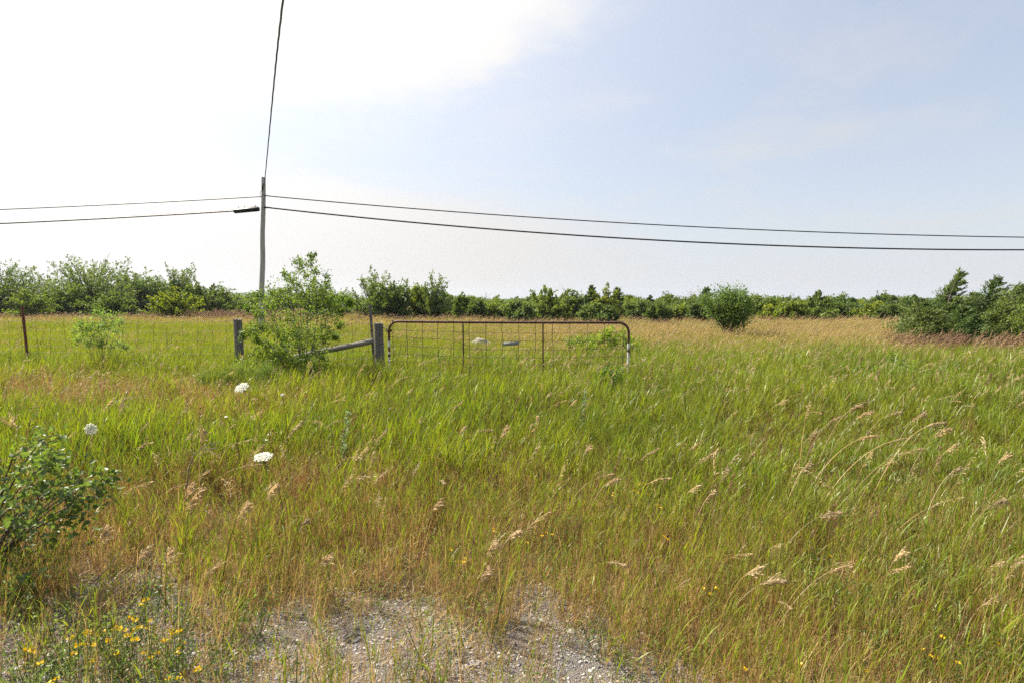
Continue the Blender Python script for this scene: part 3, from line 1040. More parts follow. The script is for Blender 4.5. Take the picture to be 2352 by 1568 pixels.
def fan(g, H, Wd, nb, tw, lpt, leaf, asp=.5, lean=.0, low=.15, sweep=.12):
    """hawthorn: boughs arch out from the foot in all directions and end in feathery upright shoots"""
    br, LP, LD = [], [], []
    sd = g.random() * 60
    for b in range(nb):
        a = g.random() * 6.283
        e_ = math.asin(g.uniform(low, 1.0))
        rr = 1 + .34 * mnoise.noise(Vector((math.cos(a) * 1.4 + sd, math.sin(a) * 1.4, e_ * 2.2))) + g.normal() * .05
        rr *= (.72 + .28 * g.random() ** .5)
        E = np.array([math.cos(a) * math.cos(e_) * Wd / 2 * rr + lean * H, math.sin(a) * math.cos(e_) * Wd / 2 * rr, H * (.14 + .86 * math.sin(e_)) * rr])
        F0 = np.array([g.uniform(-.04, .04) * Wd, g.uniform(-.04, .04) * Wd, -.05])
        M_ = np.array([E[0] * .28, E[1] * .28, E[2] * .55 + H * .06])
        B = bez(F0, M_, E, 9)
        br += tube(B, np.linspace(.010 * H + .006, .004, 9), 4, cap=False)
        for q in range(tw):
            t = .32 + .68 * (q + g.random()) / tw
            f = t * 8; i0 = min(int(f), 7)
            o = B[i0] * (1 - (f - i0)) + B[i0 + 1] * (f - i0)
            T_ = norm((B[i0 + 1] - B[i0])[None])[0]
            d = norm((T_ * .7 + g.normal(size=3) * .55 + np.array([sweep, 0, .45]))[None])[0]
            L = H * g.uniform(.06, .17) * (1.15 - .3 * t)
            m = max(4, int(lpt * g.uniform(.7, 1.3)))
            tt = g.random((m, 1)) * 1.05
            LP.append(o + d * L * tt + g.normal(size=(m, 3)) * L * .13 * (1.2 - tt))
            LD.append(norm(d[None] * .9 + g.normal(size=(m, 3)) * .6))
    LP, LD = np.concatenate(LP), np.concatenate(LD)
    L = leaf * g.uniform(.6, 1.3, len(LP))
    zt = np.percentile(LP[:, 2], 99.3); xw = np.percentile(np.abs(LP[:, 0]), 98)
    f = np.array([Wd / 2 / xw, Wd / 2 / xw, H / zt])
    LP = LP * f
    br = [(p[0] * f,) + tuple(p[1:]) for p in br]
    return br, leafs(LP, LD, L, L * asp, g=g)


def cedar(g, H, Wd, nb, per, sl, lean=.12, base=.05, gap=None, pw=.8):
    """windswept red cedar: trunk, whorls of rising boughs with scale-leaf sprays"""
    zz = np.linspace(0, 1, 8)
    T = np.stack([lean * H * zz ** 2.2, np.zeros(8), zz * H], 1)
    br = tube(T, np.linspace(.018 * H + .01, .004, 8), 5, cap=False)
    LP, LD = [], []
    for b in range(nb):
        t = base + (1 - base) * (b + g.random()) / nb
        if gap and gap[0] < t < gap[1] and g.random() < .85:
            continue
        o = np.array([lean * H * t ** 2.2, 0, t * H])
        L = Wd / 2 * (1 - t) ** pw * g.uniform(.6, 1.2) + .03 * H
        a = g.random() * 6.283
        hd = np.array([math.cos(a), math.sin(a), 0])
        e = o + hd * L + np.array([(lean * 2.6 + .15) * L, 0, L * g.uniform(.1, .7)])
        B = bez(o, o + hd * L * .5 + np.array([0, 0, -.03 * H]), e, 6)
        br += tube(B, np.linspace(.004 + .004 * H, .002, 6), 3, cap=False)
        m = int(per * (.35 + L / (Wd / 2)))
        tt = .15 + .85 * g.random(m) ** .75
        f = tt * 5; i0 = np.minimum(f.astype(int), 4); fr = (f - i0)[:, None]
        Q = B[i0] * (1 - fr) + B[i0 + 1] * fr + g.normal(size=(m, 3)) * L * .10 * np.array([1, 1, .55])
        LP.append(Q)
        LD.append(norm((e - o)[None] / L * .9 + g.normal(size=(m, 3)) * .4 + np.array([.5, 0, .18])))
    m = int(per * 1.6)                      # leader tuft
    tt = .80 + .22 * g.random(m)
    LP.append(np.stack([lean * H * tt ** 2.2, 0 * tt, tt * H], 1) + g.normal(size=(m, 3)) * .012 * H)
    LD.append(norm(g.normal(size=(m, 3)) * .5 + np.array([.5, 0, .8])))
    LP, LD = np.concatenate(LP), np.concatenate(LD)
    L = sl * g.uniform(.6, 1.3, len(LP))
    return br, leafs(LP, LD, L, L * (.42 if sl > .15 else .3), g=g)


def plant(name, parts, loc, label, cat, mat, tint=(1, 1, 1), group=None, bark=M_BARK, rz=0.0, crown='crown', stem='trunk', s=1.0):
    e = empty(name, loc, label, cat, group, rz)
    e.scale = (s, s, s)
    a = obj(stem, mk(stem, parts[0], True) if not isinstance(parts[0], bpy.types.Mesh) else parts[0], bark, e)
    b = obj(crown, mk(crown, parts[1]) if not isinstance(parts[1], bpy.types.Mesh) else parts[1], mat, e)
    b.color = (*tint, 1)
    return e


def hgt(py, d, px=1176):
    return CAMZ + (693 - py) / F * d


BUSHES = 'bushes and small trees along the far edge of the meadow'
GY = (1.05, 1.05, 1.25); LI = (1.32, 1.25, .8); YG = (1.5, 1.3, .6); DK = (.85, .9, .85); OK = (1, 1, 1); BR = (1.22, 1.2, .95)
# px, distance, width px, top py, tint, kind, label
T = [
 (10, 55, 170, 606, DK, 'h', 'dark leafy hawthorn cut by the left edge of the photo'),
 (66, 46, 74, 668, BR, 'h', 'small green tree behind the red-brown fence post'),
 (215, 54, 215, 600, GY, 'h', 'largest bush of the left group, grey green with feathery upright twigs'),
 (300, 60, 90, 636, OK, 'd', 'mid green bush against the right flank of the big feathery bush'),
 (345, 57, 70, 640, DK, 'd', 'dark green bush in the dip right of the big feathery bush'),
 (402, 62, 95, 620, GY, 'h', 'open topped hawthorn rising second highest in the left group'),
 (410, 47, 95, 668, YG, 'd', 'low yellow green shrub in front of the left bushes'),
 (462, 56, 90, 655, OK, 'd', 'rounded green bush sloping down right of the yellow green shrub'),
 (500, 60, 80, 662, GY, 'h', 'last bush at the right end of the left group'),
 (150, 50, 110, 668, DK, 'd', 'low dark bush under the left side of the big feathery bush'),
 (255, 48, 90, 676, OK, 'd', 'low bush at the foot of the big feathery bush'),
 (556, 75, 60, 682, BR, 'd', 'low light green bush left of the utility pole'),
 (585, 64, 55, 678, OK, 'd', 'low bush just left of the pole foot'),
 (640, 52, 75, 662, DK, 'd', 'dark bush just right of the pole behind the fence shrub'),
 (722, 50, 85, 646, GY, 'h', 'round grey green bush behind the top right of the fence shrub'),
 (775, 60, 60, 676, OK, 'd', 'low bush between the fence shrub and the tall hawthorn'),
 (858, 46, 125, 632, GY, 'h', 'tall spreading hawthorn right of the grey steel post'),
 (905, 45, 90, 655, DK, 'd', 'dark rounded bush leaning on the tall hawthorn'),
 (962, 46, 42, 660, YG, 'd', 'narrow yellowish bush left of the feathery crown'),
 (995, 45, 72, 640, GY, 'h', 'bush with a thin feathery pointed crown above the left half of the gate'),
 (1020, 50, 50, 676, DK, 'd', 'dark low bush at the right foot of the feathery pointed one'),
 (1050, 42, 24, 684, YG, 'c', 'tiny yellow green cedar left of the gate brace'),
 (1072, 47, 60, 680, BR, 'h', 'light green bush over the first gate brace'),
 (1096, 43, 34, 692, DK, 'd', 'small dark bush right of the first gate brace'),
 (1132, 45, 60, 698, LI, 'd', 'low pale green shrub above the middle of the gate'),
 (1165, 48, 50, 700, BR, 'd', 'low light green shrub second from the large bright one'),
 (1195, 38, 60, 694, GY, 'd', 'grey green shrub touching the left side of the large bright bush'),
 (1252, 42, 112, 668, BR, 'd', 'large bright green rounded bush above the second gate brace'),
 (1306, 44, 42, 672, GY, 'h', 'thin grey green bush just right of the large bright one'),
 (1330, 44, 48, 684, DK, 'd', 'dark bush left of the dark cedar'),
 (1349, 42, 42, 660, DK, 'c', 'dark cedar left of the yellow topped tree'),
 (1382, 42, 62, 664, YG, 'h', 'yellow topped tree between two dark cedars'),
 (1408, 44, 34, 664, OK, 'c', 'slim dark cedar right of the yellow topped tree'),
 (1366, 34, 50, 700, GY, 'd', 'grey green shrub low in front of the yellow topped tree'),
 (1398, 35, 34, 706, DK, 'd', 'small dark green shrub in front of the slim cedar'),
 (1432, 46, 60, 688, LI, 'd', 'light green bush above the right corner of the gate'),
 (1441, 56, 26, 681, DK, 'c', 'cedar tip above the gate corner, left one of two'),
 (1470, 40, 62, 694, GY, 'd', 'grey green bush right of the gate corner'),
 (1487, 56, 28, 682, DK, 'c', 'cedar tip above the gate corner, right one of two'),
 (1512, 37, 46, 699, DK, 'd', 'compact dark shrub between gate and round bush'),
 (1535, 46, 62, 692, OK, 'd', 'mid green bush behind the compact dark shrub'),
 (1556, 40, 40, 702, LI, 'd', 'small lime green shrub left of the tall pointed cedar'),
 (1588, 44, 70, 688, OK, 'd', 'broad bush below the tall pointed cedar'),
 (1613, 47, 62, 664, OK, 'c', 'pointed cedar rising left of the round bush'),
 (1622, 38, 60, 694, DK, 'd', 'dark low bush touching the round bush on its left'),
 (1752, 42, 56, 684, BR, 'd', 'light green bush just right of the round bush'),
 (1790, 46, 60, 686, GY, 'h', 'grey green thin bush second right of the round bush'),
 (1775, 38, 46, 704, YG, 'd', 'low yellowish shrub right of the round bush'),
 (1820, 37, 66, 694, LI, 'd', 'bright rounded shrub left of the double topped bush'),
 (1868, 40, 92, 684, BR, 'd', 'broad green bush with a cedar tip behind it'),
 (1868, 48, 46, 672, DK, 'c', 'cedar tip behind the broad green bush'),
 (1915, 42, 56, 694, DK, 'd', 'dark green bush at the right end of the broad one'),
 (1948, 50, 46, 688, DK, 'c', 'ragged cedar left of the three cedar tips'),
 (1965, 44, 62, 698, GY, 'd', 'grey green low bush below the ragged cedar'),
 (2003, 52, 70, 682, DK, 'c', 'wide dark cedar, left one of the pair before the right cedars'),
 (2012, 40, 62, 698, YG, 'd', 'yellow and rust tinged bush under the wide dark cedar'),
 (2040, 48, 44, 684, GY, 'c', 'leaning pale cedar, right one of the pair before the right cedars'),
 (2048, 38, 56, 702, OK, 'd', 'small green bush left of the near cedar thicket'),
 (2086, 42, 60, 682, DK, 'c', 'flat topped cedar just behind the left end of the near thicket'),
]
g = np.random.default_rng(77)
for (px, d, wp, ty, tint, kind, lab) in T:
    H = hgt(ty, d); Wm = wp / F * d
    cmult = Wm * H
    if kind == 'h':
        nb = int(np.clip(30 + cmult * 2.2, 40, 150))
        parts = fan(g, H, Wm, nb, 11, 15, .024 * d ** .5, .5, .03)
        nm = 'hawthorn'; cat = 'tree' if H > 3.5 else 'bush'
    elif kind == 'd' and wp >= 84:
        parts = fan(g, H, Wm * 1.05, int(np.clip(40 + cmult * 3, 50, 130)), 10, 15, .027 * d ** .5, .65, .0, .02, .05)
        nm = 'bush'; cat = 'bush'
    elif kind == 'd':
        nc = int(np.clip(cmult * 3.4, 34, 95))
        parts = deciduous(g, H, Wm * 1.12, nc, 11, 15, .024 * d ** .5, .08, 4, .28, .45, .1, asp=.7)
        nm = 'bush'; cat = 'bush'
    else:
        parts = cedar(g, H, Wm * 1.15, int(50 + H * 9), 44, .20, .10 if px < 1940 else .16)
        nm = 'cedar'; cat = 'cedar'
    if px > 1000: tint = tuple(q * v_ for q, v_ in zip(tint, (1.0, .98, 1.25)))  # extra blue put into the leaf colour stands in for distance haze
    plant(nm, parts, (wx(px, d), d, 0), lab, cat, M_CEDAR if kind == 'c' else M_BUSH, tint if kind != 'c' else tuple(min(1.6, q * 1.35) for q in tint), BUSHES)

# filler bushes behind the front row (shared meshes)
fill = []
for i in range(5):
    a, b = deciduous(g, 3.2, 4.8, 64, 10, 14, .24, .1, 4, .35, .5, .1, asp=.7)
    fill.append((mk('trunk', a, True), mk('crown', b)))
fx = [(-20, 85), (60, 90), (560, 95), (620, 100), (690, 88), (770, 95), (820, 80), (1040, 85), (1090, 75), (1140, 62), (1180, 80), (1225, 66),
      (1290, 72), (1340, 65), (1420, 70), (1455, 60), (1500, 58), (1545, 66), (1600, 70), (1650, 58), (1700, 64), (1745, 56), (1805, 60), (1850, 66),
      (1905, 58), (1940, 66), (1985, 60), (2035, 58), (2080, 60), (2130, 55), (2190, 58), (2260, 54), (2330, 56), (2410, 52)]
FL = ['back row bush behind the dark hawthorn at the left edge', 'back row bush behind the small green tree at the far left', 'back row bush at the gap left of the utility pole',
      'back row bush hidden behind the foot of the utility pole', 'back row bush seen through the left side of the fence shrub', 'back row bush seen through the right side of the fence shrub',
      'back row bush left of the grey steel post, behind the tall hawthorn', 'back row bush behind the tiny yellow green cedar', 'back row bush behind the small dark bush right of the first gate brace',
      'back row bush behind the low pale shrub above the gate middle', 'back row bush between that pale shrub and the large bright bush', 'back row bush behind the left side of the large bright bush',
      'back row bush between the large bright bush and the dark cedar', 'back row bush behind the dark cedar and the yellow topped tree', 'back row bush right of the slim dark cedar above the gate corner',
      'back row bush below the right cedar tip past the gate corner', 'back row bush behind the compact dark shrub', 'back row bush behind the small lime green shrub',
      'back row bush behind the tall pointed cedar', 'back row bush behind the left half of the round bush', 'back row bush behind the right half of the round bush',
      'back row bush behind the light green bush just right of the round bush', 'back row bush below the bare dead treetop', 'back row bush behind the left half of the broad green bush',
      'back row bush behind the dark bush at the end of the broad one', 'back row bush behind the ragged cedar', 'back row bush behind the wide dark cedar', 'back row bush behind the leaning pale cedar',
      'back row bush behind the flat topped cedar', 'back row bush behind the low spreading cedar of the thicket', 'back row bush seen between the two tallest cedar leaders',
      'back row bush behind the broad topped cedar of the thicket', 'back row bush behind the leaning cedar near the right edge', 'back row bush beyond the right edge of the photo']
for i, (px, d) in enumerate(fx):
    a, b = fill[i % 5]
    side = 'left of the pole' if px < 600 else ('between the pole and the gate' if px < 900 else ('above the gate' if px < 1440 else ('between the gate and the round bush' if px < 1690 else ('between the round bush and the cedar thicket' if px < 2060 else 'behind the cedar thicket'))))
    plant('bush', (a, b), (wx(px, d), d, 0), FL[i], 'bush', M_BUSH,
          [OK, GY, BR, DK, GY, YG, OK][i % 7], 'back row bushes behind the front bushes', rz=i * 1.3, s=hgt(697 - ((i * 37) % 10) * 1.6 - (6 if px < 600 else 0), d) / 2.95)

# far woods that read as one mass
LPs, LDs, Ls = [], [], []
tr_ = []
for i in range(520):
    d = g.uniform(130, 420)
    xx = g.uniform(-1.05, 1.05) * d
    H = hgt(g.uniform(685.5, 694) - (3 if i % 4 == 0 else 0), d)
    Wm = H * g.uniform(.7, 1.3)
    n = 80
    q = norm(g.normal(size=(n, 3))) * g.random((n, 1)) ** .4
    P = np.stack([xx + q[:, 0] * Wm * .6, d + q[:, 1] * Wm * .6, H * .52 + q[:, 2] * H * .52], 1)
    if i % 4 == 0:
        P[:, 0] = xx + (P[:, 0] - xx) * np.clip(1.5 * (1 - P[:, 2] / (H * 1.08)), .05, 1); P[:, 2] *= 1.15
    LPs.append(P); LDs.append(g.normal(size=(n, 3))); Ls.append(np.full(n, .75) * g.uniform(.6, 1.4, n))
    tr_ += tube([(xx, d, 0), (xx, d, H * .8)], .08, 3, cap=False)
LPs, LDs, Ls = np.concatenate(LPs), np.concatenate(LDs), np.concatenate(Ls)
fw = obj('far_woods', mk('far_woods', leafs(LPs, LDs, Ls, Ls * .8, g=g) + tr_), M_BUSH)
fw.color = (.75, .85, .85, 1)
tag(fw, 'dark distant woods along the horizon', kind='stuff')

# bare dead trees sticking out of the bushes
def bare(g, H, n=11):
    br = tube(bez((0, 0, 0), (.05 * H, 0, .5 * H), (-.05 * H, 0, H), 8), np.linspace(.035, .008, 8), 4, cap=False)
    for i in range(n):
        t = g.uniform(.45, .98)
        o = np.array([0, 0, t * H]); a = g.random() * 6.28; L = H * g.uniform(.12, .3)
        e = o + np.array([math.cos(a), .4 * math.sin(a), g.uniform(.5, 1.2)]) * L
        br += tube(bez(o, (o + e) / 2 + g.normal(size=3) * .05, e, 5), np.linspace(.016, .004, 5), 3, cap=False)
    return br
for px, d, ty, lab in [(1588, 50, 668, 'bare dead branches reaching out left of the pointed cedar'),
                       (1822, 60, 676, 'bare dead treetop between the round bush and the cedar thicket'),
                       (1118, 70, 672, 'bare thin treetop above the middle of the gate'),
                       (537, 90, 664, 'thin bare snag right of the left bush group'),
                       (1297, 48, 664, 'bare twigs behind the thin grey green bush')]:
    b = obj('dead_tree', mk('dead_tree', bare(g, hgt(ty, d)), True), plain('dead_wood', (.3, .28, .26), .9), None, (wx(px, d), d, 0))
    tag(b, lab, 'dead tree')

# near cedar thicket on the right
g = np.random.default_rng(92)
TH = 'windswept cedars in the thicket at the right'
for px, d, wp, ty, lean, gap, tint, lab in [
    (2105, 19.5, 130, 690, .10, None, (1.25, 1.15, 1.0), 'low spreading cedar at the left end of the right thicket'),
    (2120, 17.8, 120, 712, .08, None, (1.1, 1.0, .9), 'lowest cedar at the front left of the right thicket'),
    (2160, 19.0, 120, 664, .10, None, OK, 'dense cedar directly left of the tallest leader'),
    (2168, 18.6, 78, 626, .20, (.60, .74), (1.2, 1.15, 1), 'tallest cedar with a thin leader bending right above a bare gap'),
    (2222, 19.6, 100, 676, .12, None, (1.3, 1.2, 1.1), 'short cedar between the two tallest leaders'),
    (2256, 18.4, 130, 640, .17, None, OK, 'second tallest cedar with a broad top swept to the right'),
    (2310, 19.2, 110, 656, .2, None, (1.15, 1.1, 1), 'leaning cedar right of the broad topped one'),
    (2205, 17.2, 110, 708, .08, None, DK, 'dark low cedar in the middle front of the thicket'),
    (2290, 17.3, 120, 704, .08, None, (1.1, 1.05, .95), 'low cedar in the right front of the thicket'),
    (2385, 18.2, 110, 672, .14, None, OK, 'cedar cut by the right edge of the photo'),
]:
    H = hgt(ty, d); Wm = wp / F * d * 1.15
    parts = cedar(g, H, Wm, int(80 + H * 22), 62, .095, lean, gap=gap, pw=.85 if gap or ty < 645 else .66)
    plant('cedar', parts, (wx(px, d) - lean * .35, d, 0), lab, 'cedar', M_CEDAR, tuple(q * 1.4 for q in tint), TH)
parts = deciduous(g, hgt(668, 17), 1.7, 40, 9, 14, .06, .1, 3, .3, .6, .2, asp=.6, ttube=True, tr=.004)
plant('bush', parts, (wx(2345, 17), 17, 0), 'light green leafy bush at the right end of the cedar thicket', 'bush', M_BUSH, BR)

# round bush in the right meadow
g = np.random.default_rng(15)
Hr = hgt(663, 22)
parts = deciduous(g, Hr, 1.82, 84, 10, 15, .075, .5, 4, .2, .5, .1, asp=.6, ttube=True, tr=.005, twl=1.55, spread=.3)
plant('round_bush', parts, (wx(1672, 22), 22, 0), 'rounded dark green bush standing alone in the right meadow', 'bush', M_BUSH, (.95, 1.08, 1.1))


# ------------------------------------------------------------------ shrub at the fence (clumps placed one by one)
def big_leaf_mesh(g, L, asp):
    tri, quad = leafs(np.zeros((1, 3)), np.array([[0, 1.0, 0]]), L, L * asp, g=g, round_=True)
    return mk('leaf', [tri[0], quad])


def orient(D, g):
    """euler that turns +Y to D with a random roll"""
    D = Vector(D).normalized()
    q = D.to_track_quat('Y', 'Z') @ Matrix.Rotation(g.uniform(-math.pi, math.pi), 4, 'Y').to_quaternion()
    return q.to_euler()


def leaf_parts(e, LP, LD, L, meshes, mat, g, n, tint=None):
    """the n leaves nearest the viewer become parts of their own"""
    order = np.argsort(LP[:, 1] + g.normal(size=len(LP)) * .05)[:n]
    for q in order:
        me = meshes[int(g.integers(0, len(meshes)))]
        o = obj('leaf', me, mat, e, tuple(LP[q]))
        o.rotation_euler = orient(LD[q], g)
        s_ = float(L[q])
        o.scale = (s_, s_, s_)
        if tint: o.color = (*tint, 1)
    m = np.ones(len(LP), bool); m[order] = False
    return m


g = np.random.default_rng(41)
UL = [big_leaf_mesh(g, 1.0, a) for a in (.52, .6, .68)]
D0 = 9.9
cl_px = [(718, 592, 8), (712, 612, 12), (722, 630, 14), (684, 604, 11), (688, 622, 13), (700, 642, 15), (655, 636, 9), (668, 648, 13), (748, 640, 10), (752, 658, 12),
         (622, 678, 16), (648, 676, 20), (680, 668, 22), (712, 668, 22), (740, 678, 18), (592, 690, 15), (612, 706, 20), (645, 706, 24), (682, 702, 24), (720, 702, 24),
         (756, 700, 20), (783, 692, 14), (800, 698, 8), (574, 716, 12), (598, 730, 18), (630, 738, 22), (668, 738, 24), (706, 740, 24), (742, 730, 22), (775, 722, 15),
         (582, 762, 14), (604, 758, 16), (640, 768, 20), (676, 772, 24), (712, 776, 24), (746, 764, 20), (776, 752, 12), (590, 784, 10), (650, 792, 16), (684, 802, 22),
         (718, 806, 20), (742, 788, 16), (690, 830, 20), (664, 838, 16), (716, 836, 16), (640, 822, 12), (700, 856, 16), (672, 860, 14), (560, 772, 8), (768, 778, 9), (655, 815, 18), (735, 822, 14), (690, 782, 22), (660, 868, 18), (715, 862, 18), (688, 872, 20), (740, 845, 12), (625, 850, 14), (610, 795, 12)]
cen, rad = [], []
foot = at(690, 880, D0); foot = Vector((wx(692, D0), D0, 0))
for (px, py, r) in cl_px:
    dd = D0 + g.uniform(-.45, .45)
    cen.append(np.array(at(px, py, dd) - foot)); rad.append(r / F * D0)
NT_ = 12      # the first clumps are the open top shoots
A_ = clump_crown(cen[:NT_], rad[:NT_], g, 9, 10, .044, .6, .6, .15, (0, 0, .5), 1.7, True, .0018, .3)
LP, LD, L, W_, TW = clump_crown(cen[NT_:], rad[NT_:], g, 13, 16, .044, .62, .35, .1, (0, 0, .5), 1.55, True, .002, .33)
LP, LD, L, W_ = (np.concatenate([p_, q_]) for p_, q_ in zip(A_[:4], (LP, LD, L, W_)))
TW = TW + A_[4]
e = empty('shrub', foot, 'leafy green shrub growing in the fence line left of the gate', 'shrub')
br = []
for c, r in list(zip(cen, rad))[::3]:
    f0 = np.array([g.uniform(-.09, .09), g.uniform(-.06, .06), -.03])
    md = f0 * .45 + c * .55 + np.array([-c[0] * .30, -c[1] * .3, .12])
    br += tube(bez(f0, md, c, 9), np.linspace(.011 * g.uniform(.6, 1.3), .0025, 9), 5, cap=False)
obj('stems', mk('stems', br + TW, True), M_BARK, e)
keepm = leaf_parts(e, LP, LD, L, UL, M_BUSH, g, 280, (1.15, 1.2, .95))
f_ = obj('foliage', mk('foliage', leafs(LP[keepm], LD[keepm], L[keepm], W_[keepm], g=g)), M_BUSH, e)
f_.color = (1.15, 1.2, .95, 1); f_['kind'] = 'stuff'

# small shrub in the left field
g = np.random.default_rng(43)
D1 = 11.0
foot = Vector((wx(232, D1), D1, 0))
cen, rad = [], []
for (px, py, r) in [(228, 722, 7), (240, 735, 11), (258, 738, 12), (272, 745, 10), (210, 748, 10), (185, 752, 10), (176, 764, 9), (200, 762, 12), (225, 758, 12),
                    (250, 755, 13), (265, 765, 9), (240, 775, 12), (215, 778, 12), (192, 778, 9), (180, 785, 7), (205, 792, 9), (235, 795, 8), (268, 793, 9), (285, 800, 8), (255, 800, 7)]:
    cen.append(np.array(at(px, py, D1 + g.uniform(-.3, .3)) - foot)); rad.append(r / F * D1)
LP, LD, L, W_, TW = clump_crown(cen, rad, g, 11, 13, .036, .62, .3, .1, (0, 0, .4), 1.9, True, .0018, .42)
br = []
for c in cen[::2]:
    f0 = np.array([g.uniform(-.05, .05), 0, -.03])
    br += tube(bez(f0, f0 * .5 + c * .5 + np.array([-c[0] * .3, 0, .08]), c, 7), np.linspace(.008, .002, 7), 4, cap=False)
plant('shrub', (br + TW, leafs(LP, LD, L, W_, g=g)), foot, 'small sparse silvery green shrub by the wire fence in the left field', 'shrub', M_BUSH, (1.7, 1.75, 2.1), crown='foliage', stem='stems')

# big leaved bush in the left foreground
g = np.random.default_rng(44)
D2 = 3.15
foot = Vector((wx(-60, D2), D2, 0))
cen, rad = [], []
for (px, py, r, dd) in [(85, 1022, 42, 0), (30, 1050, 38, .1), (20, 1100, 45, 0), (75, 1090, 45, -.1), (130, 1110, 38, .1), (190, 1105, 36, .1), (235, 1100, 22, .15), (150, 1140, 40, 0),
                        (90, 1150, 50, -.15), (30, 1160, 50, -.2), (60, 1200, 45, -.1), (120, 1195, 40, -.05), (-50, 1080, 60, 0), (-60, 1160, 60, -.1), (30, 1290, 30, -.1), (10, 1370, 34, 0), (-40, 1340, 60, .1), (-20, 1420, 36, -.1), (215, 1140, 26, .1), (160, 1180, 34, 0), (110, 1060, 26, .1), (20, 1230, 45, 0), (-40, 1260, 60, .1),
                        (85, 1245, 35, .1), (-140, 1120, 60, .1), (-180, 1220, 60, .1), (50, 1350, 26, -.3), (70, 1395, 22, -.35), (25, 1410, 24, -.3), (15, 1310, 30, .05)]:
    cen.append(np.array(at(px, py, D2 + dd) - foot)); rad.append(r / F * D2)
LP, LD, L, W_, TW = clump_crown(cen, rad, g, 8, 7, .040, .6, .25, .25, (-.1, 0, .4), 1.6, True, .0022, .45)
e = empty('broad_leaved_bush', foot, 'bush with broad glossy leaves and dark branches at the lower left edge', 'bush')
br = []
for c in cen:
    f0 = np.array([g.uniform(-.12, .05), g.uniform(-.06, .06), -.03])
    br += tube(bez(f0, f0 * .5 + c * .5 + np.array([-c[0] * .25, 0, .10]), c, 9), np.linspace(.010 * g.uniform(.6, 1.2), .0028, 9), 5, cap=False)
obj('branches', mk('branches', br + TW, True), plain('dark_bark', (.09, .06, .06), .7), e)
UL2 = [big_leaf_mesh(g, 1.0, a) for a in (.66, .75, .85)]
keepm = leaf_parts(e, LP, LD, L, UL2, M_BIGLEAF, g, 290)
tri, quad = leafs(LP[keepm], LD[keepm], L[keepm], W_[keepm], g=g, round_=True)
f_ = obj('foliage', mk('foliage', [tri[0], quad]), M_BIGLEAF, e)
f_['kind'] = 'stuff'

# low leafy weeds
def weed(name, px, d, w_, h_, n, leaf, tint, lab, cat, mat=M_BUSH, seed=1, asp=.5, up=.8, twigs=8, lpt=10, tl=1.5):
    g = np.random.default_rng(seed)
    C = np.stack([g.uniform(-w_ / 2, w_ / 2, n), g.uniform(-w_ / 5, w_ / 5, n), h_ * g.uniform(.35, .85, n)], 1)
    C[:, 2] *= 1 - .5 * (2 * C[:, 0] / w_) ** 2
    LP, LD, L, W_, TW = clump_crown(C, np.full(n, h_ * .22), g, twigs, lpt, leaf, asp, up, .3, (0, 0, -.3), tl, True, .0015, .12)
    st = []
    for c in C:
        st += tube(bez((c[0] * .8, c[1], -.02), (c[0] * .85, c[1], c[2] * .6), c, 5), np.linspace(.003, .0015, 5), 3, cap=False)
    return plant(name, (st + TW, leafs(LP, LD, L, W_, g=g)), (wx(px, d), d, 0), lab, cat, mat, tint, bark=M_STEM, crown='leaves', stem='stems')


weed('feathery_weed', 560, 9.0, 1.35, .66, 44, .022, (1.35, 1.35, 1.0), 'low feathery green weeds spilling left from the foot of the fence shrub', 'weed', seed=3, asp=.25, twigs=16, lpt=20)
weed('feathery_weed', 480, 8.8, .8, .56, 22, .022, (1.5, 1.45, 1.0), 'light feathery weed at the left end of the weedy patch by the fence', 'weed', seed=33, asp=.25, twigs=14, lpt=18)
weed('trailing_vine', 600, 10.2, .9, .88, 26, .04, (1.5, 1.5, 1.1), 'light leaved vine sprawling between the left wooden post and the fence shrub', 'vine', seed=4, asp=.8)
weed('leafy_weed', 1405, 14.0, 1.1, .95, 26, .06, (1.6, 1.6, .8), 'lime green leafy weeds seen through the right end of the gate', 'weed', seed=5, asp=.6)
weed('leafy_weed', 1335, 14.6, .9, .82, 14, .055, (1.4, 1.45, .8), 'smaller pale leafy weeds left of the lime green ones behind the gate', 'weed', seed=51, asp=.6)
weed('leafy_weed', 1398, 8.7, .5, .60, 12, .045, (1.0, 1.15, 1.1), 'dark leafy weed climbing at the foot of the gate\'s right end', 'weed', seed=6, asp=.6)
weed('leafy_weed', 2045, 10.0, 1.6, .60, 22, .05, (1.4, 1.45, .9), 'pale green leafy weeds in the grass below the cedar thicket', 'weed', seed=7, asp=.5)
for i, (px, py, d, hh, lab) in enumerate([(775, 945, 5.0, .62, 'bluish upright spiky weed in the grass below the fence shrub'),
                              (1330, 900, 6.3, .6, 'grey green spiky weed in front of the gate right of its middle')]):
    g = np.random.default_rng(60 + i)
    n = 170
    t = g.random(n)
    P = np.stack([g.normal(size=n) * .008 + .08 * t, g.normal(size=n) * .008, .12 + t * (hh - .12)], 1)
    A = g.random(n) * 6.28
    D = np.stack([np.cos(A), np.sin(A), g.uniform(.4, 1.2, n)], 1)
    plant('spiky_weed', (tube(bez((0, 0, 0), (.0, 0, hh * .5), (.08, 0, hh), 8), np.linspace(.004, .0015, 8), 4), leafs(P, D, .055 * (1.1 - t * .6), .012, g=g)),
          (wx(px, d), d, 0), lab, 'weed', M_WEED, bark=M_STEM, crown='leaves', stem='stem')

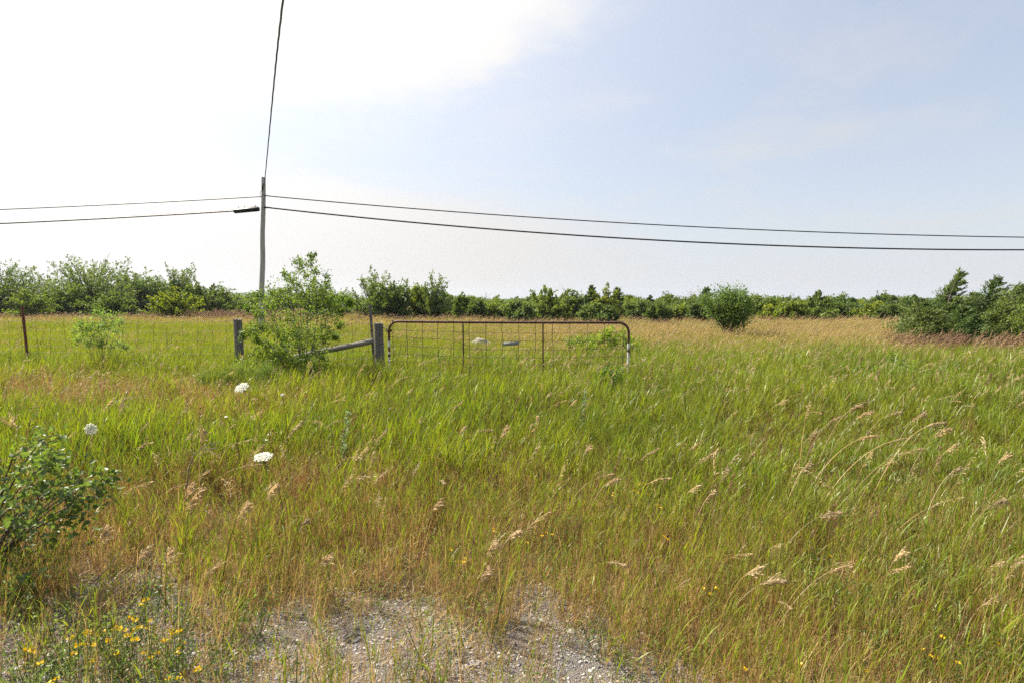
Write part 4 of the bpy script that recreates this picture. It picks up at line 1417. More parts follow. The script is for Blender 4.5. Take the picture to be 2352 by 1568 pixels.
# ------------------------------------------------------------------ utility pole and cables
DP = 27.0
pb, pt = at(600, 770, DP), at(605.5, 408, DP)
pb.z = -.1
e = empty('utility_pole', (pb.x, DP, 0), 'tall grey wooden utility pole behind the fence shrub carrying black cables', 'utility pole')
rel = lambda v: Vector(v) - Vector((pb.x, DP, 0))
n_ = 16
pts_ = [rel(pb.lerp(pt, i / (n_ - 1))) + Vector((.012 * math.sin(i * 1.1), .01 * math.cos(i * 1.7), 0)) for i in range(n_)]
obj('pole', mk('pole', tube(pts_, np.linspace(.135, .092, n_), 20), True), M_POLE, e)
pole_x = lambda py: at(600 + 5.5 * (770 - py) / 362, py, DP)
for py in (448, 478, 466, 496):
    c_ = rel(pole_x(py))
    o = obj('bolt', mk('bolt', tube([c_ + Vector((0.0, -.15, 0)), c_ + Vector((0, .15, 0))], .022, 8)), M_GALV, e)
c_ = rel(pole_x(432))
obj('cable_clamp', mk('cable_clamp', tube([c_ + Vector((.03, -.115, .17)), c_ + Vector((.02, -.14, .02)), c_ + Vector((-.01, -.12, -.14))], [.022, .045, .02], 8)), M_BLACK, e)
obj('jumper_wire', mk('jumper_wire', tube(bez(c_ + Vector((0, -.12, -.12)), c_ + Vector((-.16, -.12, -.25)), rel(pole_x(452)) + Vector((-.12, -.03, 0)), 10), .009, 5)), M_BLACK, e)
for py in (451, 479):
    c_ = rel(pole_x(py))
    obj('suspension_clamp', mk('suspension_clamp', tube([c_ + Vector((.08, -.08, .03)), c_ + Vector((.2, -.1, 0))], .03, 8)), M_GALV, e)


def cable(pxs, d0, d1, r, name, lab, mat=M_CABLE, n=60, twist=False):
    """pxs: photo points along a cable in the vertical plane of the pole line"""
    xs_, ys_ = zip(*pxs)
    t = np.linspace(0, 1, n)
    q = np.interp(t, np.linspace(0, 1, len(xs_)), xs_)
    co = np.polyfit(xs_, ys_, 2)
    yy = np.polyval(co, q)
    P = []
    for i in range(n):
        dd = d0 + (d1 - d0) * (q[i] - xs_[0]) / (xs_[-1] - xs_[0])
        p = at(q[i], yy[i], dd)
        P.append(p)
    o = obj(name, mk(name, tube(P, r, 6), True), mat)
    return tag(o, lab, 'cable')


cable([(607, 450), (900, 476), (1176, 496), (1600, 521), (2000, 538), (2352, 546), (2700, 547)], DP - .1, DP - .1, .026, 'cable', 'upper thin black cable running right from the pole')
cable([(607, 476), (900, 507), (1176, 531), (1500, 552), (2000, 570), (2352, 574), (2700, 570)], DP - .1, DP - .1, .037, 'cable', 'lower thicker black cable sagging to the right from the pole')
cable([(600, 452), (300, 468), (0, 482), (-350, 494)], DP - .1, DP + 1, .025, 'cable', 'upper thin cable running left from the pole')
cable([(540, 485), (300, 499), (0, 514), (-350, 527)], DP - .1, DP + 1, .034, 'cable', 'lower cable running left from the black splice case')
cable([(540, 482), (480, 486), (300, 496.5)], DP - .1, DP + .45, .008, 'support_wire', 'thin support wire just above the lower left cable')
a, b = at(537, 486, DP - .12), at(596, 480.5, DP - .12)
e = empty('splice_case', a.lerp(b, .5), 'black cylindrical splice case on the lower cable left of the pole', 'cable splice')
hv = (b - a) / 2
obj('case_body', mk('case_body', tube([-hv, -hv * .96, -hv * .9, hv * .9, hv * .97, hv], [.05, .09, .105, .105, .09, .05], 14), True), M_BLACK, e)
for f in (-.62, -.15, .7):
    p = hv * f
    obj('bracket', mk('bracket', tube([p + Vector((0, 0, .09)), p + Vector((0, 0, .2))], .012, 5)), M_BLACK, e)
obj('rail', mk('rail', tube([-hv * .85 + Vector((0, 0, .13)), hv * .85 + Vector((0, 0, .13))], .015, 5)), M_BLACK, e)
# service cable crossing overhead towards the camera side
A = at(607, 428, DP - .12)
B = at(628, 205, 14.5); C_ = at(650, 0, 9.3)
E = C_ + (C_ - B) * 2.2 + Vector((0, 0, -.3))
P = []
ctrl = [A, B, C_, E]
for i in range(90):
    t = i / 89 * 3
    # Lagrange through the four points
    v = Vector((0, 0, 0))
    for j in range(4):
        wj = 1.0
        for m_ in range(4):
            if m_ != j: wj *= (t - m_) / (j - m_)
        v += ctrl[j] * wj
    P.append(v + Vector((.003 * math.sin(i * 1.3), 0, .003 * math.cos(i * 1.3))))
o = obj('overhead_cable', mk('overhead_cable', tube(P, .019, 6), True), M_CABLE2)
tag(o, 'grey twisted cable climbing from the pole top out of the top of the photo', 'cable')
print('overhead', [tuple(round(q, 2) for q in c) for c in ctrl])


# ------------------------------------------------------------------ fence posts, wire fence, brace
def wooden_post(px0, py0, pxb, d, r, lab, splits=3, seed=1):
    g = np.random.default_rng(seed)
    top = at(px0, py0, d)
    b = Vector((wx(pxb, d), d, -.15))
    e = empty('wooden_post', (b.x, d, 0), lab, 'fence post', 'weathered wooden fence posts')
    nr, ns = 14, 40
    V = []
    for i in range(nr):
        t = i / (nr - 1)
        c = Vector(b).lerp(top, t) - Vector((b.x, d, 0))
        for j in range(ns):
            th = 2 * math.pi * j / ns
            q = mnoise.noise(Vector((math.cos(th) * 1.3, math.sin(th) * 1.3, t * .8 + seed * 7)))
            gr = -.16 * max(0, 1 - abs(((j * 1.0) % (ns / splits)) - 3) / 1.0)          # drying cracks
            rr = r * (1.04 - .10 * t + .10 * q + gr)
            zt = .012 * mnoise.noise(Vector((math.cos(th) * 2, math.sin(th) * 2, seed))) * 2 if i == nr - 1 else 0
            V.append((c.x + rr * math.cos(th), c.y + rr * math.sin(th), c.z + zt))
    V.append(tuple(top - Vector((b.x, d, 0)) + Vector((0, 0, .012))))
    V = np.array(V)
    i = np.arange(nr - 1)[:, None] * ns; j = np.arange(ns)[None]
    Q = np.stack([i + j, i + (j + 1) % ns, i + ns + (j + 1) % ns, i + ns + j], -1).reshape(-1, 4)
    jj = np.arange(ns) + (nr - 1) * ns
    Tt = np.stack([jj, np.roll(jj, -1), np.full(ns, nr * ns)], 1)
    obj('post_body', mk('post_body', [(V, Q), (V, Tt)]), M_POST, e)
    return e, b, top, r


pl, plb, plt, _ = wooden_post(546, 734, 549, 11.6, .082, 'weathered wooden post standing alone left of the fence shrub', seed=2)
pr, prb, prt, _ = wooden_post(869, 743, 873, 10.5, .088, 'weathered cracked wooden post the gate hangs on', seed=3)
for (e_, b_, t_, r_) in ((pl, plb, plt, .082), (pr, prb, prt, .088)):      # wire wraps
    for z in ((1.16, .92, .75, .6) if e_ is pl else (1.19, 1.0, .83, .64, .46)):
        c = Vector(b_).lerp(t_, (z + .15) / (t_.z + .15)) - Vector((b_.x, b_.y, 0))
        ring = [c + Vector((math.cos(a) * r_ * 1.07, math.sin(a) * r_ * 1.07, .008 * math.sin(a * 2 + z * 9))) for a in np.linspace(0, 2 * math.pi, 19)]
        obj('wire_wrap', mk('wire_wrap', tube(ring, .0026, 4, cap=False)), M_WIRE, e_)

# steel posts
def angle_post(px0, py0, pxb, d, wdt, mat, lab, name='steel_post'):
    top = at(px0, py0, d)
    b = Vector((wx(pxb, d), d, -.1))
    w_ = wdt; t_ = wdt * .16
    prof = [(-w_ / 2, 0), (w_ / 2, 0), (w_ / 2, t_), (t_ / 2, t_), (t_ / 2, w_ * .8), (-t_ / 2, w_ * .8), (-t_ / 2, t_), (-w_ / 2, t_)]
    o_ = Vector((b.x, d, 0))
    V = [(Vector(c) - o_ + Vector((q[0], q[1], 0))) for c in (b, top) for q in prof]
    Q = [[i, (i + 1) % 8, 8 + (i + 1) % 8, 8 + i] for i in range(8)]
    e = empty(name, o_, lab, 'steel post')
    obj('post_body', mk('post_body', [(np.array([tuple(v) for v in V]), np.array(Q)), (np.array([tuple(v) for v in V[8:]]), np.array([[0, 1, 2, 7], [3, 4, 5, 6], [2, 3, 6, 7]]))]), mat, e)
    studs = []
    for i in range(14):
        c = Vector(b).lerp(top, .2 + .75 * i / 13) - o_
        s_ = np.array([[-.3, -.1, -.01], [.3, -.1, -.01], [.3, .02, -.01], [-.3, .02, -.01], [-.3, -.1, .01], [.3, -.1, .01], [.3, .02, .01], [-.3, .02, .01]]) * np.array([wdt, wdt, .9]) + np.array(c)
        obj('stud', mk('stud', [(s_, np.array([[0, 3, 2, 1], [4, 5, 6, 7], [0, 1, 5, 4], [1, 2, 6, 5], [2, 3, 7, 6], [3, 0, 4, 7]]))]), mat, e)
    return e


angle_post(50, 705, 60.5, 12.2, .055, M_TPOST, 'red-brown steel fence post in the left field')
angle_post(849.5, 699, 861, 10.72, .050, M_ANGLE, 'grey steel post leaning beside the wooden gate post')
angle_post(-560, 706, -556, 13.0, .055, M_TPOST, 'red-brown steel fence post beyond the left edge of the photo')

# wire fence
zs = [1.19, .985, .80, .655, .52, .40, .29, .18]


def wobble(p, s_, amp=.006):
    return p + Vector((mnoise.noise(Vector((s_ * 3.1, p.z * 9, 2))) * amp, 0, mnoise.noise(Vector((s_ * 2.3, p.z * 5, 0))) * amp * 1.6))


def wire_fence(a, b, lab, nst, seed):
    g = np.random.default_rng(seed)
    a, b = Vector(a), Vector(b)
    e = empty('wire_fence', (a.x, a.y, 0), lab, 'fence', 'rusty wire fence panels')
    n = max(8, int((b - a).length / .1))
    for z in zs:
        P = []
        for i in range(n + 1):
            t = i / n
            p = a.lerp(b, t) - Vector((a.x, a.y, 0)); p.z = z + gz(*(a.lerp(b, t)).xy) - .05 * math.sin(math.pi * t) * (z / 1.2)
            P.append(wobble(p, t * (b - a).length))
        obj('strand', mk('strand', tube(P, .0030 if z > 1.1 else .0024, 4, cap=False)), M_WIRE, e)
    for s_ in range(nst):
        t = (s_ + .5) / nst + g.uniform(-.006, .006)
        p = a.lerp(b, t) - Vector((a.x, a.y, 0))
        k_ = g.uniform(-.05, .05)
        sg = .05 * math.sin(math.pi * t)
        P = [Vector((p.x + k_ * (z - .6) + g.uniform(-.006, .006), p.y + .004, z * (1 - sg / 1.2) + gz(*(a.lerp(b, t)).xy))) for z in zs]
        obj('stay', mk('stay', tube(P, .0024, 4, cap=False)), M_WIRE, e)
        kn = []
        for q in P[:6]:
            kn += tube([q + Vector((0, 0, -.012)), q + Vector((0, 0, .012))], .006, 4)
        o = obj('knots', mk('knots', kn), M_WIRE, e); o['kind'] = 'stuff'
    return e


L0, L1, L2, L3 = (-10.36, 12.2, 0), (plb.x - .09, 11.6, 0), (plb.x + .09, 11.6, 0), (prb.x - .09, 10.55, 0)
wire_fence((-17.3, 13.0, 0), L0, 'rusty page wire fence left of the red-brown steel post', 21, 5)
wire_fence(L0, L1, 'rusty page wire fence between the red-brown steel post and the left wooden post', 14, 6)
wire_fence(L2, L3, 'rusty page wire fence behind the leafy shrub', 9, 7)
# brace wire and brace board
o = obj('brace_wire', mk('brace_wire', tube([at(556, 777, 11.55), at(600, 789, 11.4), at(660, 804, 11.2), at(700, 822, 11.0)], .006, 5)), M_WIRE)
tag(o, 'thick rusty brace wire slanting down from the left wooden post', 'wire')
A, B = at(600, 838, 11.1), at(858, 781, 10.62)
dv = (B - A); Ln = dv.length
n_ = 24
V = []
for i in range(n_):
    t = i / (n_ - 1)
    for (yy, zz) in ((-.04, -.055), (.04, -.055), (.04, .055), (-.04, .055)):
        f = .92 + .12 * mnoise.noise(Vector((t * 6, yy * 30, zz * 30)))
        V.append((t * Ln, yy * f, zz * f + .012 * math.sin(t * 5)))
V = np.array(V)
Q = [[i * 4 + j, i * 4 + (j + 1) % 4, (i + 1) * 4 + (j + 1) % 4, (i + 1) * 4 + j] for i in range(n_ - 1) for j in range(4)]
mw, k = mat_new('weathered_board')
pos = k.new('ShaderNodeTexCoord').outputs['Object']
st = k.vmath('MULTIPLY', pos, (3, 50, 70))
nn = k.noise(st, 1.0, 5, .65, .3)
c = k.mix(k.smooth(nn, .3, .7), (.13, .12, .11), (.33, .31, .285))
c = k.mix(k.smooth(nn, .38, .30), c, (.03, .027, .025))
bp = k.new('ShaderNodeBump'); bp.inputs['Strength'].default_value = .6; bp.inputs['Distance'].default_value = .006
k.l.new(nn, bp.inputs['Height'])
out(k, princ(k, c, .85, .2, 0, bp.outputs[0]))
o = obj('brace_board', mk('brace_board', [(V, np.array(Q)), (V[:4], np.array([[3, 2, 1, 0]])), (V[-4:], np.array([[0, 1, 2, 3]]))]), mw, None, A)
o.rotation_euler = dv.to_track_quat('X', 'Z').to_euler()
tag(o, 'grey weathered brace timber slanting down from the gate post to the shrub', 'timber')

# ------------------------------------------------------------------ gate
dl, dr = 10.15, 9.65
GL, GR = Vector((wx(893, dl), dl, 0)), Vector((wx(1444.5, dr), dr, 0))
ztl, ztr = at(893, 738.5, dl).z, at(1444, 741, dr).z
ax = (GR - GL); GLen = ax.length; ax.normalize()
e = empty('farm_gate', GL, 'closed rusty tubular farm gate filled with square wire mesh', 'gate')


def gpnt(s, z):
    """point on the gate at length s and height z (local)"""
    return ax * s + Vector((0, 0, z))


def ztop(s):
    return ztl + (ztr - ztl) * s / GLen


rc = .17
P = [gpnt(0, .10), gpnt(0, .3), gpnt(0, .6), gpnt(0, ztl - rc)]
P += [gpnt(rc - rc * math.cos(a), ztl - rc + rc * math.sin(a)) for a in np.linspace(.2, math.pi / 2, 8)]
S_ = np.linspace(rc + .1, GLen - rc - .1, 16)
P += [gpnt(s, ztop(s) - .008 * math.sin(s / GLen * math.pi)) for s in S_]
P += [gpnt(GLen - rc + rc * math.sin(a), ztr - rc + rc * math.cos(a)) for a in np.linspace(0, math.pi / 2 - .2, 8)]
P += [gpnt(GLen, ztr - rc), gpnt(GLen, .6), gpnt(GLen, .3), gpnt(GLen, .1)]
i_l, i_r = 4, len(P) - 4
obj('end_tube', mk('end_tube', tube(P[:4], .0215, 12), True), M_RUSTP, e)
obj('top_tube', mk('top_tube', tube(P[3:i_r + 1], .0215, 12), True), M_RUST, e)
obj('end_tube', mk('end_tube', tube(P[i_r:], .0215, 12), True), M_RUSTP, e)
obj('bottom_tube', mk('bottom_tube', tube([gpnt(0, .11), gpnt(GLen, .11)], .019, 10), True), M_RUST, e)
s_of = lambda px: ((px - 893) / 551.5) * GLen * (1 + .05 * (1 - (px - 893) / 551.5) * .9)   # perspective along the gate
def s_at(px):
    a, _ = ray(px, 760)
    # solve GL + ax*s on ray x = a*y
    return (a * GL.y - GL.x) / (ax.x - a * ax.y)
for px in (1063.5, 1247):
    s = s_at(px)
    obj('brace_tube', mk('brace_tube', tube([gpnt(s, ztop(s) - .018), gpnt(s + .004, .6), gpnt(s + .012, .12)], .013, 8), True), M_RUST, e)
stays = [902, 935, 971, 1006, 1042, 1078, 1116, 1153, 1191, 1229, 1269, 1309, 1349, 1388, 1430.5]
hz_z = [at(1000, yy, 10.05).z for yy in (761, 778, 796.5, 813, 829, 846)] + [.31, .19]
g = np.random.default_rng(8)
ks = []
for px in stays:
    s = s_at(px)
    dx = g.uniform(-.012, .012, 10)
    zz_ = [ztop(s) + .02] + hz_z
    drift = g.uniform(.0, .03)
    P = [gpnt(s + dx[i] * (i > 0) + drift * i / 9, z) + Vector((0, -.006, 0)) for i, z in enumerate(zz_)]
    obj('mesh_stay', mk('mesh_stay', tube(P, .0042, 5, cap=False)), M_WIRE, e)
    ring = [gpnt(s, ztop(s)) + ax * (.0035 * q) + Vector((0, -.026 * math.cos(aa), .026 * math.sin(aa))) for q, aa in zip(np.linspace(-1, 1, 14), np.linspace(0, 4 * math.pi, 14))]
    obj('tie', mk('tie', tube(ring, .0035, 4)), M_WIRE, e)
for j, z in enumerate(hz_z):
    P = []
    sag = (.035, .04, .05, .05, .05, .06, .05, .03)[j]
    for i in range(64):
        t = i / 63
        s = .02 + t * (GLen - .04)
        zz_ = z - sag * math.sin(math.pi * t) ** 1.3 + .022 * (1 - t) * (j < 3) + .009 * math.sin(i * 1.9 + j) + .008 * mnoise.noise(Vector((s * 3, j * 3.1, 0)))
        P.append(gpnt(s, zz_) + Vector((0, .002, 0)))
    obj('mesh_wire', mk('mesh_wire', tube(P, .0038, 5, cap=False)), M_WIRE, e)
# a loose, slack wire
P = [gpnt(.05 + t * 1.9, 1.06 - .30 * t - .03 * math.sin(t * 9)) + Vector((0, -.02, 0)) for t in np.linspace(0, 1, 20)]
obj('loose_wire', mk('loose_wire', tube(P, .0026, 4)), M_WIRE, e)
# hinge
zc = at(893, 760, dl).z
obj('hinge_collar', mk('hinge_collar', tube([gpnt(0, zc - .025), gpnt(0, zc + .025)], .034, 12) + tube([gpnt(.02, zc), gpnt(.055, zc + .004)], .018, 8), True), M_RUST, e)
pp = Vector((prb.x + .05, 10.45, at(878, 753, 10.4).z)) - GL
obj('hinge_pin', mk('hinge_pin', tube([pp, pp + Vector((.08, -.08, .004)), gpnt(-.05, zc + .04), gpnt(-.052, zc - .01), gpnt(-.01, zc - .012)], .010, 8), True), M_RUST, e)
# latch chain at the right end
cz = at(1446, 800, dr).z
for i in range(5):
    c = gpnt(GLen + .02 + .004 * (i % 2), cz - i * .028) + Vector((0, -.02, 0))
    ring = [c + Vector((.011 * math.cos(a), .006 * (i % 2), .017 * math.sin(a))) for a in np.linspace(0, 2 * math.pi, 11)]
    obj('chain_link', mk('chain_link', tube(ring, .0038, 4, cap=False)), M_RUST, e)
# small sheet-metal plate wired to the mesh
c4 = [at(1154, 794, 9.86), at(1191.5, 792.5, 9.84), at(1191.5, 784, 9.84), at(1154, 786, 9.86)]
V = [tuple(q) for q in c4] + [tuple(q + Vector((0, .004, 0))) for q in c4]
cc_ = sum(c4, Vector()) / 4
V = np.array(V) - np.array(cc_)
o = obj('sign_plate', mk('sign_plate', [(V, np.array([[0, 1, 2, 3], [7, 6, 5, 4], [0, 4, 5, 1], [1, 5, 6, 2], [2, 6, 7, 3], [3, 7, 4, 0]]))]), M_GALV, None, cc_)
tag(o, 'small blank grey metal plate wired to the middle of the gate', 'sign plate')

# pale boulder beyond the gate
bm = bmesh.new()
bmesh.ops.create_icosphere(bm, subdivisions=4, radius=1)
for v in bm.verts:
    q = mnoise.fractal(v.co * 1.2 + Vector((3, 1, 4)), .8, 2.1, 4)
    v.co = v.co * (1 + .28 * q)
    v.co = Vector((v.co.x * .40, v.co.y * .24, max(v.co.z, -.4) * .30))
me = bpy.data.meshes.new('boulder'); bm.to_mesh(me); bm.free()
for p in me.polygons: p.use_smooth = True
o = obj('boulder', me, M_STONE, None, (wx(1103, 19), 19.0, .06))
tag(o, 'pale limestone boulder lying in the meadow beyond the gate', 'boulder')

# ------------------------------------------------------------------ wild carrot flowers
def umbel(px, py, d, size, tiltv, lab, basepx, seed, open_=1.0):
    g = np.random.default_rng(seed)
    top = at(px, py, d)
    foot = Vector((wx(basepx, d), d + .30, 0))
    e = empty('wild_carrot', foot, lab, 'white wildflower', 'white wild carrot flowers')
    tv = Vector(tiltv).normalized()
    tl = top - foot
    J = tl - tv * size * .45
    obj('stem', mk('stem', tube(bez((0, 0, 0), tuple(Vector((0, 0, tl.z * .75))), tuple(J), 14), np.linspace(.0022, .0014, 14), 5), True), M_STEM, e)
    rq = tv.to_track_quat('Z', 'Y')
    rays, fl = [], []
    n = 34 if open_ > .5 else 14
    Pf, Df = [], []
    for i in range(n):
        rr = math.sqrt((i + .5) / n) * size * .5 * open_
        a = i * 2.39996
        c = rq @ Vector((rr * math.cos(a), rr * math.sin(a), .10 * size * (1 - (rr / (size * .5)) ** 2))) + tl
        rays += tube([J, (J + c) / 2 + tv * -.004, c], .0006, 3, cap=False)
        for q in range(13):
            off = rq @ Vector(tuple(g.normal(size=3) * np.array([1, 1, .3]) * size * .036))
            for h_ in range(3):
                Pf.append(tuple(c + off)); Df.append(tuple(tv * .35 + Vector(tuple(g.normal(size=3)))))
    obj('rays', mk('rays', rays), M_STEM, e)
    LL = size * .065
    hd = obj('flower_head', mk('flower_head', leafs(np.array(Pf), np.array(Df), LL, LL, g=g, fold=.05)), M_WHITE, e)
    # feathery leaves low on the stem
    P = np.array([tuple(Vector((0, 0, tl.z * f)) + Vector(tuple(g.normal(size=3) * .02))) for f in g.uniform(.1, .4, 30)])
    obj('leaves', mk('leaves', leafs(P, g.normal(size=(30, 3)) + np.array([0, 0, .4]), .04, .005, g=g)), M_STEM, e)


umbel(556, 890, 3.9, .088, (-.1, -.75, 1), 'white wild carrot flower standing highest, below the left wooden post', 560, 1)
umbel(209, 985, 3.7, .072, (.8, -.5, .45), 'white wild carrot flower nodding to the right over the big leaved bush', 165, 2)
umbel(605, 1049, 2.95, .090, (.05, -.25, 1), 'flat white wild carrot flower nearest the gravel, third from the left', 590, 3)
umbel(519, 957, 4.2, .03, (.2, -.4, 1), 'small half open white wild carrot bud between the two larger flowers', 500, 4, .7)
umbel(648, 907, 4.4, .03, (.2, -.5, .6), 'small greenish wild carrot bud right of the highest white flower', 620, 5, .8)
umbel(612, 1010, 3.6, .02, (.2, -.4, 1), 'tiny pale wild carrot bud behind the flat white flower', 600, 6, .7)


# ------------------------------------------------------------------ yellow wildflowers
YF = {
 'low yellow wildflower of the patch on the gravel at the lower left': [(62, 1492), (92, 1523), (160, 1465), (200, 1478), (205, 1455), (180, 1482), (240, 1448), (262, 1442), (300, 1418), (308, 1448), (322, 1440), (340, 1440), (275, 1444),
    (195, 1450), (250, 1470), (170, 1500), (295, 1460), (395, 1445), (400, 1452), (415, 1448), (420, 1478), (380, 1470), (345, 1425), (310, 1470), (270, 1500),
    (360, 1500), (385, 1558), (420, 1545), (130, 1558), (210, 1520), (335, 1378), (392, 1345), (455, 1538), (330, 1500), (405, 1500)],
 'yellow wildflower in the brown grass left of the middle': [(1050, 1288), (1068, 1282), (1088, 1255), (1078, 1240), (1058, 1255), (1035, 1262), (1090, 1242), (1134, 1213), (1245, 1230), (1270, 1226), (1255, 1222), (1210, 1245)],
 'yellow wildflower in the green grass right of the middle': [(1480, 1110), (1470, 1108), (1458, 1126), (1488, 1134), (1475, 1156), (1445, 1162), (1408, 1132), (1400, 1112), (1512, 1160), (1525, 1230), (1440, 1190)],
 'yellow wildflower among dry grass at the lower right': [(1645, 1350), (1630, 1362), (1618, 1352), (1906, 1276), (1840, 1525), (1712, 1535), (2120, 1490), (2138, 1505), (2165, 1462), (2200, 1520), (2290, 1475), (1990, 1540)],
}
g = np.random.default_rng(99)
fl_mesh = []
for i in range(3):
    n = 9
    A = g.random(n) * 6.28
    P = np.stack([np.cos(A) * .004, np.sin(A) * .004, g.random(n) * .006], 1)
    D = np.stack([np.cos(A), np.sin(A), g.uniform(.0, 1.0, n)], 1)
    fl_mesh.append(mk('flower_head', leafs(P, D, .0125, .011, g=g, fold=.1)))
def st_mesh(h):
    n = 26
    P = np.stack([g.normal(size=n) * .012, g.normal(size=n) * .012, g.uniform(.03, h * .9, n)], 1)
    return mk('stem', tube([(.0, 0, -.01), (.005, 0, h * .5), (0, 0, h)], .0011, 4, cap=False) + leafs(P, g.normal(size=(n, 3)) + np.array([0, 0, .5]), .014, .006, g=g))
sms = [st_mesh(1.0 * q) for q in (.14, .2, .3)]
for lab, L_ in YF.items():
    for q, (px, py) in enumerate(L_):
        j = int(g.integers(0, 3)) if py > 1300 and px < 500 else int(g.integers(1, 3))
        h = (.14, .2, .3)[j]
        p = gp(px, py, h)
        e = empty('yellow_wildflower', (p.x, p.y, 0), lab, 'wildflower', lab.replace('low yellow wildflower', 'low yellow wildflowers').replace('yellow wildflower in', 'yellow wildflowers in').replace('yellow wildflower among', 'yellow wildflowers among'), rz=g.random() * 6)
        obj('stem', sms[j], M_STEM, e)
        for f in range(1 + int(g.random() < .45)):
            hd = obj('flower_head', fl_mesh[int(g.integers(0, 3))], M_YELLOW, e, (0, 0, h - .003) if f == 0 else (.02, .006, h - .012))
            s_ = g.uniform(.7, 1.15) * (1 if px < 500 else .78); hd.scale = (s_, s_, s_)

# leafy cover under the yellow flowers and along the gravel
WM = []
for i in range(4):
    n = 60
    h = .16
    P = np.stack([g.normal(size=n) * .035, g.normal(size=n) * .035, g.random(n) * h], 1)
    st = []
    for q in range(6):
        a = g.random() * 6.28
        st += tube([(0, 0, 0), (math.cos(a) * .03, math.sin(a) * .03, h * .5), (math.cos(a) * .05, math.sin(a) * .05, h)], .0009, 3, cap=False)
    WM.append(mk('herb', leafs(P, g.normal(size=(n, 3)) + np.array([0, 0, .3]), .016, .008, g=g) + st))
M_HERB = flat_leaf('small_green_herbs', (0.12, 0.175, 0.045), (0.24, 0.34, 0.06))
proto_collection('herbs', WM, M_HERB)
xa = np.concatenate([g.normal(-1.95, .5, 95), g.uniform(-2.6, 3.2, 190), g.normal(1.0, .8, 60), g.uniform(1.5, 3.5, 100)])
ya = np.concatenate([g.normal(2.35, .25, 95), g.uniform(1.9, 4.6, 190), g.normal(3.9, .4, 60), g.uniform(2.0, 3.2, 100)])
s = g.uniform(.6, 1.5, len(xa))
scatter('low_herbs', PROTO['herbs'], np.stack([xa, ya, np.zeros(len(xa))], 1), g.integers(0, 4, len(xa)), g.random(len(xa)) * 6.28, g.uniform(-.2, .2, len(xa)),
        np.stack([s, s, s], 1), 'low green trefoil foliage on the gravel')

